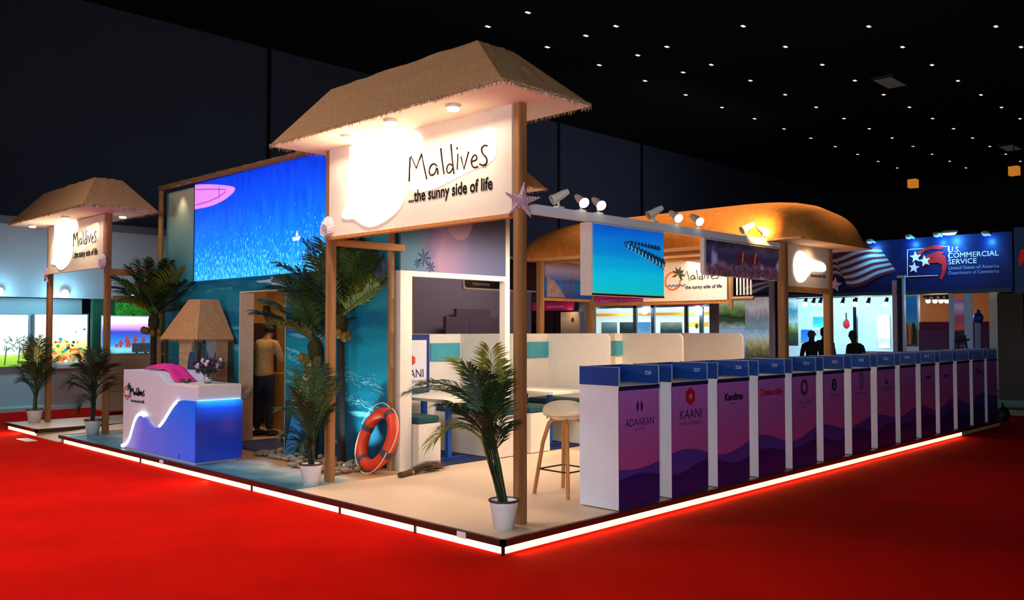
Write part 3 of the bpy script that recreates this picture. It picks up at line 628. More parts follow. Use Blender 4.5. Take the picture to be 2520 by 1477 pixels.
for k in range(44):
    spots.append((random.uniform(1.0, 1.42), random.uniform(4.6, 5.45), 'pile of beige pebbles at the foot of the surfboard', 'pebbles by the surfboard'))
for k in range(52):
    spots.append((random.uniform(.78, 1.42), random.uniform(3.42, 4.35), 'pile of beige pebbles around the palm trunk beside the lifebuoy', 'pebbles by the palm trunks'))
protos = []
for i in range(4):
    m = MB(); m.ball((0, 0, .028), (random.uniform(.04, .055), random.uniform(.03, .045), .028), 9, 6, .07); protos.append(m)
pobj = [None]*4
placed = []
for i, (x, y, lab, grp) in enumerate(spots):
    for tr in range(30):
        if all((x-a)**2+(y-b)**2 > .075**2 for a, b in placed) and (x-1.306)**2+(y-4.017)**2 > .1**2 and (x-1.34)**2+(y-4.68)**2 > .1**2 and not ((x-1.35)**2+(y-3.36)**2 < .22**2) and not (abs(y-4.98) < .34 and x > 1.12): break
        x = random.uniform(1.0 if 'surf' in lab else .78, 1.45); y = random.uniform(4.55, 5.5) if 'surf' in lab else random.uniform(3.42, 4.4)
    else: continue
    placed.append((x, y)); k = i % 4
    if pobj[k] is None: o = protos[k].build('pebble', PB); pobj[k] = o
    else: o = pobj[k].copy(); COL.objects.link(o)
    o.location = (x, y, .004); o.rotation_euler = (0, 0, random.uniform(0, 6.28)); s = random.uniform(.8, 1.25); o.scale = (s, s, s); tag(o, lab.replace('pile of beige pebbles', 'beige pebble lying loose'), 'pebble', grp)
# ---------------------------------------------------------------- palms
def frond(mb, base, tip, sag, n, leaf, wid=.018, vee=.5, start=.15):
    """rachis from base to tip bowed upward by sag; leaflets both sides"""
    base = Vector(base); tip = Vector(tip); mid = base.lerp(tip, .5)+Vector((0, 0, sag)); P = []
    for i in range(13):
        t = i/12; P.append(base*(1-t)**2+mid*2*t*(1-t)+tip*t*t)
    mb.tube(P, [max(.0025, .011*(1-i/12.5)) for i in range(13)], 5)
    side0 = None
    for i in range(n):
        t = start+(1-start)*i/(n-1); k = t*12; a = min(11, int(k)); c = P[a].lerp(P[a+1], k-a); d = (P[a+1]-P[a]).normalized()
        s = d.cross(Vector((0, 0, 1)));
        if s.length < .2: s = d.cross(_h)
        s.normalize(); up = s.cross(d).normalized()
        L_ = leaf*(.55+.75*math.sin(math.pi*min(1, .15+.8*t)))*random.uniform(.85, 1.12)
        for sg in (-1, 1):
            dr = (d*(.75+random.uniform(-.1, .15))+s*sg*.75+up*(vee*random.uniform(.3, 1)-.15)).normalized()
            e = c+dr*L_+Vector((0, 0, -L_*.22)); q = c+dr*L_*.5; w_ = dr.cross(up).normalized()*wid*.5
            mb.add([c, q+w_, e, q-w_, q+up*wid*.25], [(0, 1, 4), (1, 2, 4), (2, 3, 4), (3, 0, 4)])
def big_palm(lab, base, crown, tips, leaf=.32, lean=0, coco=(), mats=None):
    base = Vector(base); crown = Vector(crown)
    p = thing('artificial_palm', lab, 'palm tree', base)
    m = MB(); N = 40; pts = [base.lerp(crown, i/N) for i in range(N+1)]
    m.tube(pts, [.05-.012*i/N+(.007 if i % 2 else 0) for i in range(N+1)], 12); m.build('trunk', TRUNK, p)
    m = MB(); m.ball(crown, (.09, .09, .16), 10, 7, .1); m.build('crown_sheath', M('sheath', '#36340f', .9, var=.4, vs=(20, 20, 20)), p)
    for i, (px, py, dep, sag, mt) in enumerate(tips):
        # photo pixel of the frond tip, taken at its own distance behind (+) or before (-) the trunk
        c = crown+Vector((0, 0, .08)); dd = (crown-CAM).dot(_F)+dep; dr = _F+_r*((px-1260)/FPX)-_U*((py-738.5)/FPX); tip = CAM+dr*dd
        if tip.x > 1.42 and 3.1 < tip.y < 9.4: tip.x = 1.42
        m = MB(); frond(m, c, tip, sag, 42, leaf*1.1, .022); m.build('frond', (mats or (LEAF, LEAFD, LEAFY))[mt], p)
    for dx, dy, dz in coco:
        m = MB(); m.ball(crown+Vector((dx, dy, dz)), (.05, .05, .062), 12, 8); m.build('coconut', M('coconut', '#7a5a14', .4, var=.3), p)
big_palm('artificial palm tree with trunk rising beside the lifebuoy', (1.306, 4.017, 0), (1.306, 4.05, 1.66),
         [(752, 603, -.1, .12, 1), (800, 600, -.3, .08, 1), (845, 585, .2, .06, 0), (876, 592, -.2, .05, 1), (915, 608, .1, .12, 2), (948, 640, -.2, .12, 0), (930, 690, -.3, .1, 2), (988, 708, -.1, .05, 2), (690, 655, -.2, .14, 1), (672, 712, -.4, .14, 1), (722, 690, .2, .1, 0), (905, 620, -.4, .15, 0), (780, 640, -.5, .1, 1), (830, 620, -.45, .1, 0)],
         .30, coco=((-.08, -.07, -.10), (-.02, -.11, -.14), (.07, -.05, -.12)))
big_palm('shorter artificial palm tree in front of the mural beside the surfboard', (1.34, 4.68, 0), (1.32, 4.62, 1.36),
         [(634, 772, -.3, .12, 1), (650, 745, -.1, .14, 0), (700, 690, -.2, .15, 1), (742, 670, .1, .1, 1), (790, 690, -.3, .06, 0), (820, 720, .1, .06, 2), (690, 800, -.35, .12, 2), (728, 720, -.5, .12, 0), (870, 790, -.2, .1, 1)],
         .28, coco=((-.10, .02, -.12), (-.12, .10, -.10), (-.03, -.1, -.13)))
big_palm('artificial palm tree standing between the far left tower and the hut', (1.22, 9.07, 0), (1.22, 9.07, 1.72),
         [(285, 690, -.3, .15, 1), (298, 740, -.3, .12, 2), (320, 668, .0, .12, 1), (350, 655, -.2, .06, 1), (385, 650, .2, .05, 0), (415, 655, 0, .06, 1), (432, 670, -.2, .1, 2), (462, 700, -.4, .10, 1), (470, 752, -.5, .12, 1), (330, 700, -.5, .12, 0), (300, 715, .2, .12, 1)],
         .34, coco=((-.10, .03, -.13), (-.12, .10, -.12), (.05, -.09, -.14), (-.05, -.08, -.16)))
def potted(lab, x, y, tips, stems, h_pot=.225, leaf=.13, lean=(0, 0), r=.115, mats=(LEAF, LEAFD, LEAFY), n=20):
    p = thing('potted_palm', lab, 'potted plant', (x, y, 0))
    MB().lathe([(0, 0), (r*.70, 0), (r*.95, h_pot*.8), (r, h_pot*.86), (r, h_pot), (r*.9, h_pot), (r*.86, h_pot*.75), (0, h_pot*.75)], (x, y, 0), 28).build('pot', POT, p)
    MB().tube([(x+r*1.0*math.cos(a), y+r*1.0*math.sin(a), h_pot) for a in [i*2*math.pi/28 for i in range(29)]], .010, 6).build('rim', M('pot_rim', '#4a2420', .5), p)
    MB().lathe([(0, h_pot*.86), (r*.93, h_pot*.86), (r*.93, h_pot*.8), (0, h_pot*.8)], (x, y, 0), 24).build('soil', SOIL, p)
    root = Vector((x, y, h_pot*.85)); D0 = (root-CAM).dot(_F)
    for i, (px, py, dep, sag, sx, sy, mt) in enumerate(tips):
        dr = _F+_r*((px-1260)/FPX)-_U*((py-738.5)/FPX); tip = CAM+dr*(D0+dep)
        ds = _F+_r*((sx-1260)/FPX)-_U*((sy-738.5)/FPX); sp_ = CAM+ds*(D0+dep*.25)
        off = Vector((random.uniform(-.025, .025), random.uniform(-.025, .025), 0)); m = MB(); m.tube([root+off, root.lerp(sp_, .5)+off*.8, sp_], [.012, .010, .008], 6)
        frond(m, sp_, tip, sag, int(n*1.5), leaf*1.45, .015, .4, .06); m.build('frond', mats[mt], p)
potted('leaning potted palm in a white pot at the near platform corner', .318, .308,
       [(1208, 862, .0, .06, 1205, 1060, 2), (1150, 905, -.1, .08, 1195, 1040, 0), (1120, 890, .15, .10, 1200, 1010, 2), (1010, 965, -.1, .16, 1180, 1010, 0), (1040, 945, .1, .14, 1185, 1000, 1), (1215, 900, .2, .05, 1210, 1050, 1), (1235, 955, -.1, .07, 1208, 1060, 1), (1240, 925, .1, .06, 1205, 1040, 0), (1062, 1090, -.15, .22, 1185, 1080, 2), (1100, 1000, -.25, .10, 1185, 1060, 1), (1230, 1000, .2, .06, 1210, 1100, 1), (1236, 1060, -.1, .08, 1215, 1120, 1), (1140, 960, .2, .05, 1190, 1020, 0), (1180, 930, -.2, .04, 1198, 1030, 1), (1150, 1020, -.3, .06, 1195, 1080, 1)], None, leaf=.15, r=.118, mats=(LEAF, LEAFD, LEAFY), n=24)
potted('upright potted palm in a white pot beside the second timber post', .30, 3.10,
       [(742, 915, 0, .05, 765, 1060, 0), (790, 905, .1, .05, 770, 1050, 1), (720, 960, -.1, .1, 760, 1060, 1), (700, 1010, .1, .14, 762, 1070, 0), (820, 955, -.1, .1, 772, 1060, 0), (830, 930, .1, .08, 772, 1050, 1), (745, 1000, -.2, .08, 762, 1080, 1), (768, 890, -.1, .04, 768, 1040, 0), (700, 1075, -.1, .16, 758, 1100, 1), (812, 1000, .2, .1, 775, 1080, 1), (755, 950, .2, .05, 765, 1060, 2), (735, 1100, -.2, .12, 760, 1110, 1)], None, leaf=.14)
potted('bushy dark potted palm right of the far platform corner', .389, 9.28,
       [(178, 935, 0, .14, 225, 960, 1), (170, 950, .1, .15, 222, 970, 1), (190, 905, -.1, .1, 225, 940, 1), (205, 880, .1, .06, 228, 940, 1), (232, 868, 0, .04, 232, 930, 0), (250, 885, .1, .05, 234, 930, 1), (262, 905, -.1, .08, 236, 940, 1), (262, 935, .2, .08, 236, 960, 0), (200, 1000, -.1, .14, 226, 990, 1), (218, 900, -.3, .04, 228, 940, 0), (245, 870, .3, .04, 232, 930, 1), (215, 925, .3, .08, 226, 950, 1), (250, 950, -.2, .06, 236, 980, 1)], None, leaf=.19, r=.12, mats=(LEAFD, LEAFD, LEAF))
potted('potted palm in a white pot on the small far left platform corner', .355, 11.85,
       [(62, 870, 0, .08, 88, 950, 0), (75, 850, .1, .05, 88, 930, 2), (100, 842, -.1, .05, 90, 930, 0), (118, 858, .1, .06, 92, 935, 0), (130, 885, -.1, .1, 94, 950, 1), (128, 915, .1, .12, 95, 960, 1), (52, 905, .2, .1, 86, 960, 1), (55, 940, -.1, .14, 86, 975, 1), (88, 835, .3, .04, 89, 930, 1), (110, 925, .2, .1, 92, 970, 0), (70, 900, -.2, .08, 88, 950, 0)], None, leaf=.20, r=.13)
spot('mural_uplight', (1.18, 3.80, .07), (1.52, 3.72, .75), 85, (.45, .95, 1), 80, .9, .03)
ul = thing('floor_uplight', 'small uplight among the pebbles washing the mural cyan', 'lamp', (1.22, 3.83, .004))
m = MB(); m.cyl((1.22, 3.83, .004), (1.22, 3.83, .03), .03); m.build('housing', DARK, ul); m = MB(); m.cyl((1.22, 3.83, .03), (1.22, 3.83, .036), .024); m.build('lens', GLOWC, ul)
spot('palm_light', (.62, 3.3, 2.45), (1.3, 4.2, 1.7), 12, WARM, 90, .8, .05)
# ---------------------------------------------------------------- row of exhibitor counters
CX = [(1.465, 2.085), (2.286, 2.925), (3.107, 3.745), (3.94, 4.549), (4.72, 5.337), (5.523, 6.124), (6.345, 6.946), (7.165, 7.786), (7.97, 8.572), (8.775, 9.38), (9.57, 10.188), (10.38, 10.99), (11.17, 11.78), (11.94, 12.5)]
SKY = PIC('counter_sky', [(0, '#b8468a'), (.45, '#b0509c'), (.7, '#ac5cae'), (1, '#b46cc4')], 2, (1, 1, 1), .02, rough=.4)
M1 = M('print_hill_far', '#4a3494', .4); M2 = M('print_hill_near', '#241a66', .4)
SLAB = M('counter_side', '#dcdce8', .45, var=.04, vs=(3, 3, 3)); EDGE = M('hutch_edge', '#9fb6d4', .5)
def hill1(x): return .395+.055*math.sin(2*math.pi*(x-2.05)/1.55)+.012*math.sin(5.1*x)+max(0, (x-5))*.012
def hill2(x): return .27+.04*math.sin(2*math.pi*(x-1.6)/1.2+1.0)+.01*math.sin(7*x)+max(0, (x-5))*.008
LOG = {0: 'small purple leaf mark above long spaced name', 1: 'red hibiscus flower above large spaced name', 2: 'dark rounded handwritten name', 3: 'red round mark and red lettering', 4: 'dark radiating sun ring emblem', 5: 'small dark round seal emblem', 6: 'two thin interlaced loops emblem', 7: 'dark swoosh emblem over wide name', 8: 'tiny faint dot mark only', 9: 'short dark name over faint line', 10: 'short dark name with dash', 11: 'pale print with two tiny text lines', 12: 'round globe mark and small name'}
INKP = M('logo_plum', '#3c1640', .5); INKR = M('logo_red', '#b01030', .5); INKS = M('logo_shade', '#55305e', .5); CODE = M('code_white', '#9fb4d8', .5)
U3, V3, N3 = (1, 0, 0), (0, 0, 1), (0, -1, 0)
for i, (x0, x1) in enumerate(CX):
    xc = (x0+x1)/2; yF = .02; yB = .47; lab = LOG.get(i)
    lab = ('white counter with mountain print and '+lab) if lab else 'last white counter at the far right end of the row'
    if i == 0: lab = 'nearest white counter, purple mountain print with small leaf mark'
    c = thing('exhibitor_counter', lab, 'counter', (xc, .25, 0), 'exhibitor counters along the right edge')
    bx((x0, yF+.004, .012), (x1, yB, 1.085)).build('body', SLAB, c)
    bx((x0, yF-.002, 1.085), (x1, yB, 1.105)).build('counter_top', CREAM, c)
    m = MB(); m.box((x0+.002, yF-.006, 1.062), (x1-.002, yF+.003, 1.1)); m.build('top_trim', NAVY, c)
    # printed front in one mesh: sky and two hill layers
    m = MB(); N = 14
    for k in range(N):
        a = x0+.003+(x1-x0-.006)*k/N; b = x0+.003+(x1-x0-.006)*(k+1)/N
        zs = ((.012, .012), (hill2(a), hill2(b)), (hill1(a), hill1(b)), (1.062, 1.062))
        for j, mi in enumerate((2, 1, 0)): m.cur = mi; m.add([(a, yF, zs[j][0]), (b, yF, zs[j][1]), (b, yF, zs[j+1][1]), (a, yF, zs[j+1][0])], [(0, 1, 2, 3)])
    m.cur = 0; m.add([(x0+.003, yF+.004, .012), (x1-.003, yF+.004, .012), (x1-.003, yF+.004, 1.062), (x0+.003, yF+.004, 1.062)], [(3, 2, 1, 0)])
    fg = m.build('front_print', [SKY, M1, M2], c)
    # hutch: two side panels, back panel, pale edges
    for xx in (x0, x1-.016): bx((xx, yF, 1.105), (xx+.016, yB, 1.27)).build('hutch_side', BLUE, c)
    bx((x0+.016, yB-.016, 1.105), (x1-.016, yB, 1.27)).build('hutch_back', BLUE, c)
    for xx in (x0, x1-.016): MB().prism([(yF-.003, 1.105), (yF-.003, 1.273), (yB, 1.273), (yB, 1.27), (yF, 1.27), (yF, 1.105)], (xx-.001, 0, 0), (0, 1, 0), (0, 0, 1), (1, 0, 0), .018).build('hutch_edging', EDGE, c)
    if i < 10: text_mb('Z%d' % (28-i), .045, (x1-.017, .17, 1.185), (0, -1, 0), (0, 0, 1), (-1, 0, 0), .002, .0015).build('stand_code', CODE, c)
    O = (xc, yF, 0); sk = .5
    def tx(s, size, z, wd, mt=INKP, bold=0): return text_mb(s, size, (x0+(x1-x0)/2-wd/2, yF, z), U3, V3, N3, .002, bold, width=wd).build('name_print', mt, fg)
    def petal(m, cx, cz, a, L_, w): m.prism(smooth([(0, 0), (w, L_*.45), (w*.5, L_*.9), (0, L_), (-w*.5, L_*.9), (-w, L_*.45), (0, 0)], 2), (cx, yF, cz), (math.cos(a), 0, math.sin(a)), (-math.sin(a), 0, math.cos(a)), N3, .002+.0004*((a+1)%7))
    if i == 0:
        m = MB()
        for dx in (-.035, .035): petal(m, xc+dx, .86, 0, .09, .022); petal(m, xc+dx*.6, .85, 0, .13, .008)
        m.build('leaf_mark', INKS, fg); tx('ADAARAN', .1, .735, .44); tx('RESORTS', .03, .695, .16, INKS)
    elif i == 1:
        m = MB()
        for k in range(6): petal(m, xc, .955, k*math.pi/3, .088, .05)
        m.build('flower_mark', INKR, fg); m = MB()
        for k in range(5): m.tube([(xc, yF-.007, .955), (xc+.03*math.cos(k*1.26), yF-.008, .955+.03*math.sin(k*1.26))], .004, 4)
        m.build('flower_centre', M('flower_pale', '#c8948c', .5), fg); tx('KAANI', .13, .74, .38); tx('HOTELS & RESORTS', .045, .68, .36)
    elif i == 2: tx('Kandima', .1, .875, .36, INKD, .004); tx('MALDIVES', .028, .83, .14, INKS)
    elif i == 3:
        m = MB(); m.tube([(x0+.07+.035*math.cos(a), yF-.003, .915+.04*math.sin(a)) for a in [k*math.pi/8 for k in range(17)]], .008, 6); m.tube([(x0+.07, yF-.003, .89), (x0+.07, yF-.003, .95)], .006, 6); m.build('round_mark', INKR, fg)
        text_mb('Islandlily', .09, (x0+.13, yF, .885), U3, V3, N3, .002, .004, width=.43).build('name_print', INKR, fg)
    elif i == 4:
        m = MB()
        for k in range(26): a = 2*math.pi*k/26; m.prism([(-.009, .055), (.009, .055), (.004, .1+.012*(k % 2)), (-.004, .1)], (xc, yF, .93), (math.cos(a), 0, math.sin(a)), (-math.sin(a), 0, math.cos(a)), N3, .002)
        m.build('sun_mark', INKP, fg); tx('SUN SIYAM', .07, .735, .4, INKS); tx('RESORTS', .03, .69, .18, INKS)
    elif i == 5:
        m = MB(); m.tube([(xc+.05*math.cos(a), yF-.002, .925+.065*math.sin(a)) for a in [k*math.pi/12 for k in range(25)]], .012, 6); m.ball((xc, yF-.002, .925), (.018, .004, .03), 8, 5); m.build('seal_mark', INKD, fg); tx('VILLA NAUTICA', .04, .785, .26); tx('MALDIVES', .025, .75, .16, INKS)
    elif i == 6:
        m = MB()
        for dx in (-.022, .022): m.tube([(xc+dx+.04*math.cos(a), yF-.002, .94+.1*math.sin(a)+.02*dx*40*math.cos(a)) for a in [k*math.pi/12 for k in range(25)]], .005, 5)
        m.build('loop_mark', INKP, fg); tx('Sheraton', .05, .765, .25)
    elif i == 7:
        m = MB(); m.tube([(xc-.03, yF-.002, .96), (xc-.045, yF-.002, .90), (xc-.02, yF-.002, .87), (xc+.03, yF-.002, .89), (xc+.05, yF-.002, .86)], [.006, .014, .014, .01, .004], 6); m.build('swoosh_mark', INKP, fg); tx('CROSSROADS', .05, .79, .4, INKS); tx('MALDIVES', .028, .75, .25, INKS)
    elif i == 8:
        m = MB(); m.ball((xc, yF-.001, .86), (.02, .003, .014), 8, 5); m.build('dot_mark', INKS, fg)
    elif i == 9: tx('dusit', .06, .88, .2, INKP, .003); tx('resort', .025, .83, .14, INKS)
    elif i == 10: tx('ifuru', .06, .87, .18, INKP, .003)
    elif i == 11: tx('ozen', .045, .9, .18, INKS); tx('life', .03, .86, .06, INKS)
    elif i == 12:
        m = MB(); m.ball((xc-.08, yF-.001, .91), (.05, .003, .055), 10, 6); m.build('globe_mark', INKS, fg); text_mb('taj', .06, (xc, yF, .87), U3, V3, N3, .002, .002, width=.2).build('name_print', INKP, fg)
    else: tx('oaga', .03, .9, .08, INKS)
# ---------------------------------------------------------------- beam with spot lamps, hanging pictures
bm = thing('light_beam', 'white horizontal beam carrying the clip-on spotlights', 'beam', (2.9, .39, 2.6))
bx((.585, .35, 2.603), (5.12, .43, 2.682)).build('beam', M('beam_white', '#e6e8f0', .5), bm)
def beam_lamp(px, py, aim, lit, lab):
    p = PX(px, py, 'Y', .39); x = p.x; z = max(2.80, p.z)
    t = thing('clip_spotlight', lab, 'spotlight', (x, .39, 2.682), 'spotlights on the white beam')
    d = Vector(aim).normalized(); c = Vector((x, .39, 2.79))
    bx((x-.04, .36, 2.682), (x+.04, .42, 2.70)).build('clip', LAMPW, t)
    MB().tube([(x, .39, 2.70), (x, .40, 2.79)], .012, 8).build('arm', LAMPW, t)
    hd = MB().tube([c-d*.10, c-d*.04, c+d*.03, c+d*.07], [.024, .036, .04, .05], 16).build('head', LAMPW, t)
    MB().tube([c+d*.070, c+d*.078], [.043, .043], 16).build('lens', M('beam_lens', '#fff4da', es=14, ecol='#ffe9c4') if lit else CHROME, hd)
    return c+d*.09, d
sides = ['leftmost unlit white spotlight turned away on the beam', 'lit white spotlight above the upper left corner of the lagoon screen', 'lit white spotlight just right of the first lit one on the beam',
         'unlit spotlight above the right edge of the lagoon screen', 'lit spotlight above the gap right of the lagoon screen', 'lit spotlight over the left edge of the coral picture',
         'unlit spotlight over the middle of the coral picture', 'lit spotlight over the right part of the coral picture', 'lit spotlight at the right end of the beam by the barrel roof']
for (px, py, aim, lit), lab in zip(((1375, 497, (-.7, .5, -.5), 0), (1430, 511, (-.35, -.85, -.5), 1), (1472, 513, (-.35, -.85, -.5), 1), (1610, 540, (-.7, .5, -.5), 0), (1662, 548, (-.35, -.85, -.5), 1), (1714, 556, (-.35, -.85, -.5), 1), (1838, 575, (-.7, .5, -.5), 0), (1878, 580, (-.35, -.85, -.5), 1), (1925, 590, (-.2, -.8, -.3), 1)), sides):
    c, d = beam_lamp(px, py, aim, lit, lab)
    if lit: spot('beam_spot', c, c+d, 3, PEACH, 120, 1, .05)
    else: spot('beam_spot', c, c+Vector((-.3, .9, -1.3) if px > 1500 else (-.45, .0, -1.3)), 34, PEACH, 110, .9, .05)
OC = PIC('ocean_picture', [(0, '#14c0c4'), (.3, '#08b8dc'), (.6, '#0a84cc'), (.85, '#0a6cd4'), (1, '#0a54bc')], 2, (1.2, 1.2, 8), .16, es=.75, rough=.3)
hs = thing('hanging_screen', 'hanging box screen picturing water villas on turquoise sea under the beam', 'screen', (2.08, .4, 1.93))
bx((1.505, .352, 1.925), (2.655, .49, 2.60)).build('case', CREAM, hs)
sc_ = bx((1.52, .345, 1.95), (2.645, .352, 2.585)).build('ocean_picture', OC, hs)
m = MB()
for j in range(9):
    x = 2.55-j*.055; z = 2.42+.0*j+.035*(j/9); s = .026*(1-.05*j); m.box((x-s, .342, z-.018), (x+s, .345, z)); m.prism([(-s*1.4, 0), (s*1.4, 0), (0, s*1.3)], (x, .345, z), U3, V3, N3, .003)
for j in range(11):
    x = 2.62-j*.058; z = 2.27+j*.016; s = .038*(1-.055*j); m.box((x-s, .342, z-.03), (x+s, .345, z)); m.prism([(-s*1.4, 0), (s*1.4, 0), (s*.5, s*1.4), (-s*.5, s*1.4)], (x, .345, z), U3, V3, N3, .003)
m.tube([(2.64, .344, 2.22), (2.3, .344, 2.33), (2.02, .344, 2.40), (1.98, .344, 2.44), (2.1, .344, 2.46)], .006, 5)
m.build('water_villas', M('villa_dark', '#123a5c', .5, es=.35), sc_)
m = MB()
for j in range(11):
    x = 2.62-j*.058; z = 2.255+j*.016; s = .03*(1-.055*j); m.tube([(x-s, .341, z-.012), (x, .341, z-.03), (x, .341, z+.02), (x+s*.8, .341, z-.02)], .0035, 4)
m.build('villa_decks', M('villa_pale', '#5cc8e4', es=.6), sc_)
bx((1.505, .348, 1.925), (2.655, .352, 1.94)).build('lower_frame', DARK, hs)
hp = thing('hanging_picture', 'hanging dark violet coral reef picture with two red fish', 'picture', (4.3, .4, 2.2))
m = MB(); m.prism([(3.44, 2.235), (3.47, 2.20), (5.10, 2.20), (5.10, 2.60), (3.44, 2.60)], (0, .37, 0), U3, V3, (0, 1, 0), .05); m.build('board', CREAM, hp)
m = MB(); m.prism([(3.475, 2.26), (3.53, 2.21), (5.10, 2.20), (5.10, 2.585), (3.475, 2.585)], (0, .37, 0), U3, V3, N3, .004)
cp = m.build('coral_picture', PIC('coral', [(0, '#7a4a5c'), (.3, '#8a5c80'), (.42, '#403058'), (.6, '#302c54'), (.8, '#403c6c'), (1, '#24202e')], 2, (7, 7, 7), .3, rough=.5, es=.22, speck=('#9a9ad0', (4, 4, 3), .60, 0), detail=8), hp)  # faint emission added to lighten the picture, which is no lamp
m = MB()
for x in (4.22, 4.50): m.prism(smooth([(-.1, 0), (-.05, .09), (.03, .1), (.1, .03), (.11, -.02), (.0, -.05), (-.08, -.05), (-.1, 0)], 2), (x, .366, 2.41), U3, V3, N3, .003)
fsh = m.build('red_fish', M('fish_red', '#a02c20', .5, var=.3, vs=(20, 20, 20)), cp)
m = MB()
for x in (4.24, 4.52): m.tube([(x-.01, .361, 2.37), (x+.0, .361, 2.43), (x+.02, .361, 2.49)], .008, 5)
m.build('fish_stripe', M('fish_white', '#b8b0bc', .5), cp)
m = MB()
for j in range(26): m.ball((3.55+j*.058+random.uniform(-.02, .02), .366, 2.24+random.uniform(0, .06)), (.045, .006, .04+random.uniform(0, .02)), 8, 5, .15)
m.build('coral_heads', M('coral_pink', '#9a6a80', .7, var=.5, vs=(40, 40, 40)), cp)
# ---------------------------------------------------------------- right sign tower with barrel roof
t3 = thing('barrel_roof_tower', 'tall timber tower with rounded orange barrel roof and glowing sign', 'tower', (5.8, 2.4, 0))
post(t3, 5.19, .36, 2.68, .095); post(t3, 6.44, .36, 2.68, .095); post(t3, 5.22, 4.4, 2.68, .09); post(t3, 6.44, 4.4, 2.68, .09)
bx((5.24, .33, 2.145), (6.44, .36, 2.68)).build('sign_board', MC['sign_white'], t3)
bx((5.19, .32, 2.08), (6.47, .4, 2.145)).build('cross_beam', WOOD2, t3); bx((5.19, 4.37, 2.06), (6.47, 4.43, 2.11)).build('cross_beam', WOOD2, t3)
bx((6.40, 1.8, 1.99), (6.46, 4.4, 2.04)).build('cross_beam', WOOD2, t3); bx((5.19, 4.36, 2.66), (6.47, 4.42, 2.70)).build('cross_beam', WOOD2, t3)
m = MB(); m.prism(smooth([(5.42, 2.3), (5.40, 2.45), (5.5, 2.58), (5.66, 2.6), (5.78, 2.52), (5.95, 2.50), (6.25, 2.48), (6.31, 2.42), (6.28, 2.36), (5.9, 2.36), (5.80, 2.3), (5.66, 2.20), (5.5, 2.20), (5.42, 2.3)], 3), (0, .33, 0), U3, V3, N3, .012); m.build('glow_patch', MC['sign_glow_paint'], t3)  # sign's glow painted as an emissive shape
text_mb('the sunny side of life', .055, (5.88, .33, 2.285), U3, V3, N3, .003, .002, width=.42).build('tagline', INKD, t3)
# barrel roof: loaf shape
ROOF2 = M('barrel_thatch', '#d88434', .9, var=.14, vs=(16, 16, 10), bump=.5, bs=(90, 90, 30))
m = MB(); NX, NY = 22, 26; xc, hw, yc, hl, ze, hh = 5.80, 1.05, 2.22, 2.36, 2.66, .60; vs = []
for j in range(NY+1):
    v_ = -1+2*j/NY; yy = yc+hl*math.sin(v_*math.pi/2) if abs(v_) > 2 else yc+hl*v_
    e = max(0, 1-abs(v_)**7)**.42
    for i in range(NX+1):
        a = math.pi*i/NX; cx_ = -math.cos(a); vs.append((xc+hw*cx_*(.80+.20*e), yy, ze+hh*(max(0, math.sin(a))**.80)*e+.0))
m.smooth = True; m.add(vs, [(j*(NX+1)+i, j*(NX+1)+i+1, (j+1)*(NX+1)+i+1, (j+1)*(NX+1)+i) for j in range(NY) for i in range(NX)]); m.smooth = False
m.build('roof', ROOF2, t3)
m = MB(); m.prism([(xc-hw+.03, yc-hl+.06), (xc+hw-.03, yc-hl+.06), (xc+hw-.03, yc+hl-.06), (xc-hw+.03, yc+hl-.06)], (0, 0, ze+.005), (1, 0, 0), (0, 1, 0), (0, 0, 1), .02); m.build('soffit', M('soffit_warm', '#d8a878', .7), t3)
m = MB(); m.box((5.3, .5, 2.62), (5.36, 4.3, 2.66)); m.box((6.2, .5, 2.62), (6.26, 4.3, 2.66)); m.build('soffit_batten', WOOD2, t3)
for x, y in ((5.6, 1.2), (5.6, 3.4)): downlight(t3, x, y, 2.66, .05)
point('soffit_glow', (5.8, 3.0, 2.3), 8, (1, .66, .34), .25); point('soffit_glow', (5.8, 1.0, 2.35), 9, (1, .62, .28), .2)
spot('roof_wash', (4.4, .1, 2.85), (5.4, 2.0, 3.1), 150, (1, .56, .22), 100, .9, .1)
spot('sign_spot', (5.8, .1, 2.62), (5.8, .33, 2.35), 6, WARM, 120, .9, .03)
starfish(6.50, .30, 2.20, .10, 'small pink starfish on the right post of the barrel roof tower', ((.72, -.70, 0), (0, 0, 1), (-.7, -.7, .05)))
ds = thing('sunset_picture', 'hanging picture of two people beside a boat on blue sea at dusk', 'picture', (5.8, 4.35, 2.11))
sp_ = bx((5.27, 4.33, 2.11), (6.4, 4.36, 2.66)).build('dusk_picture', PIC('dusk', [(0, '#0a3f8c'), (.35, '#0c5fb0'), (.5, '#1c4a90'), (.62, '#6a6a98'), (.8, '#8a7a98'), (1, '#6a5868')], 2, (2, 2, 8), .1, es=.12), ds)
m = MB(); m.prism([(5.3, 2.12), (5.72, 2.12), (5.6, 2.26), (5.45, 2.38), (5.3, 2.42)], (0, 4.33, 0), U3, V3, N3, .003); m.build('boat_deck', M('deck_pale', '#8a7478', .6, var=.3, vs=(20, 20, 20)), sp_)
m = MB()
for x, h in ((5.72, .22), (5.88, .27)): m.prism(smooth([(-.03, 0), (-.02, h*.5), (-.03, h*.75), (0, h), (.03, h*.75), (.02, h*.5), (.03, 0), (-.03, 0)], 2), (x, 4.329, 2.17), U3, V3, N3, .003)
m.build('figures', M('figure_print', '#7a3440', .6, var=.5, vs=(30, 30, 30)), sp_)
ms = thing('interior_sign', 'interior white sign with orange sun ring, palm crown and dark handwriting', 'sign', (6.4, 2.6, 2.03))
sg = bx((6.38, 1.84, 2.04), (6.41, 3.3, 2.66)).build('board', MC['sign_white'], ms)
logo(sg, PX(1656, 692, 'X', 6.38), (0, -1, 0), (0, 0, 1), (-1, 0, 0), .13)
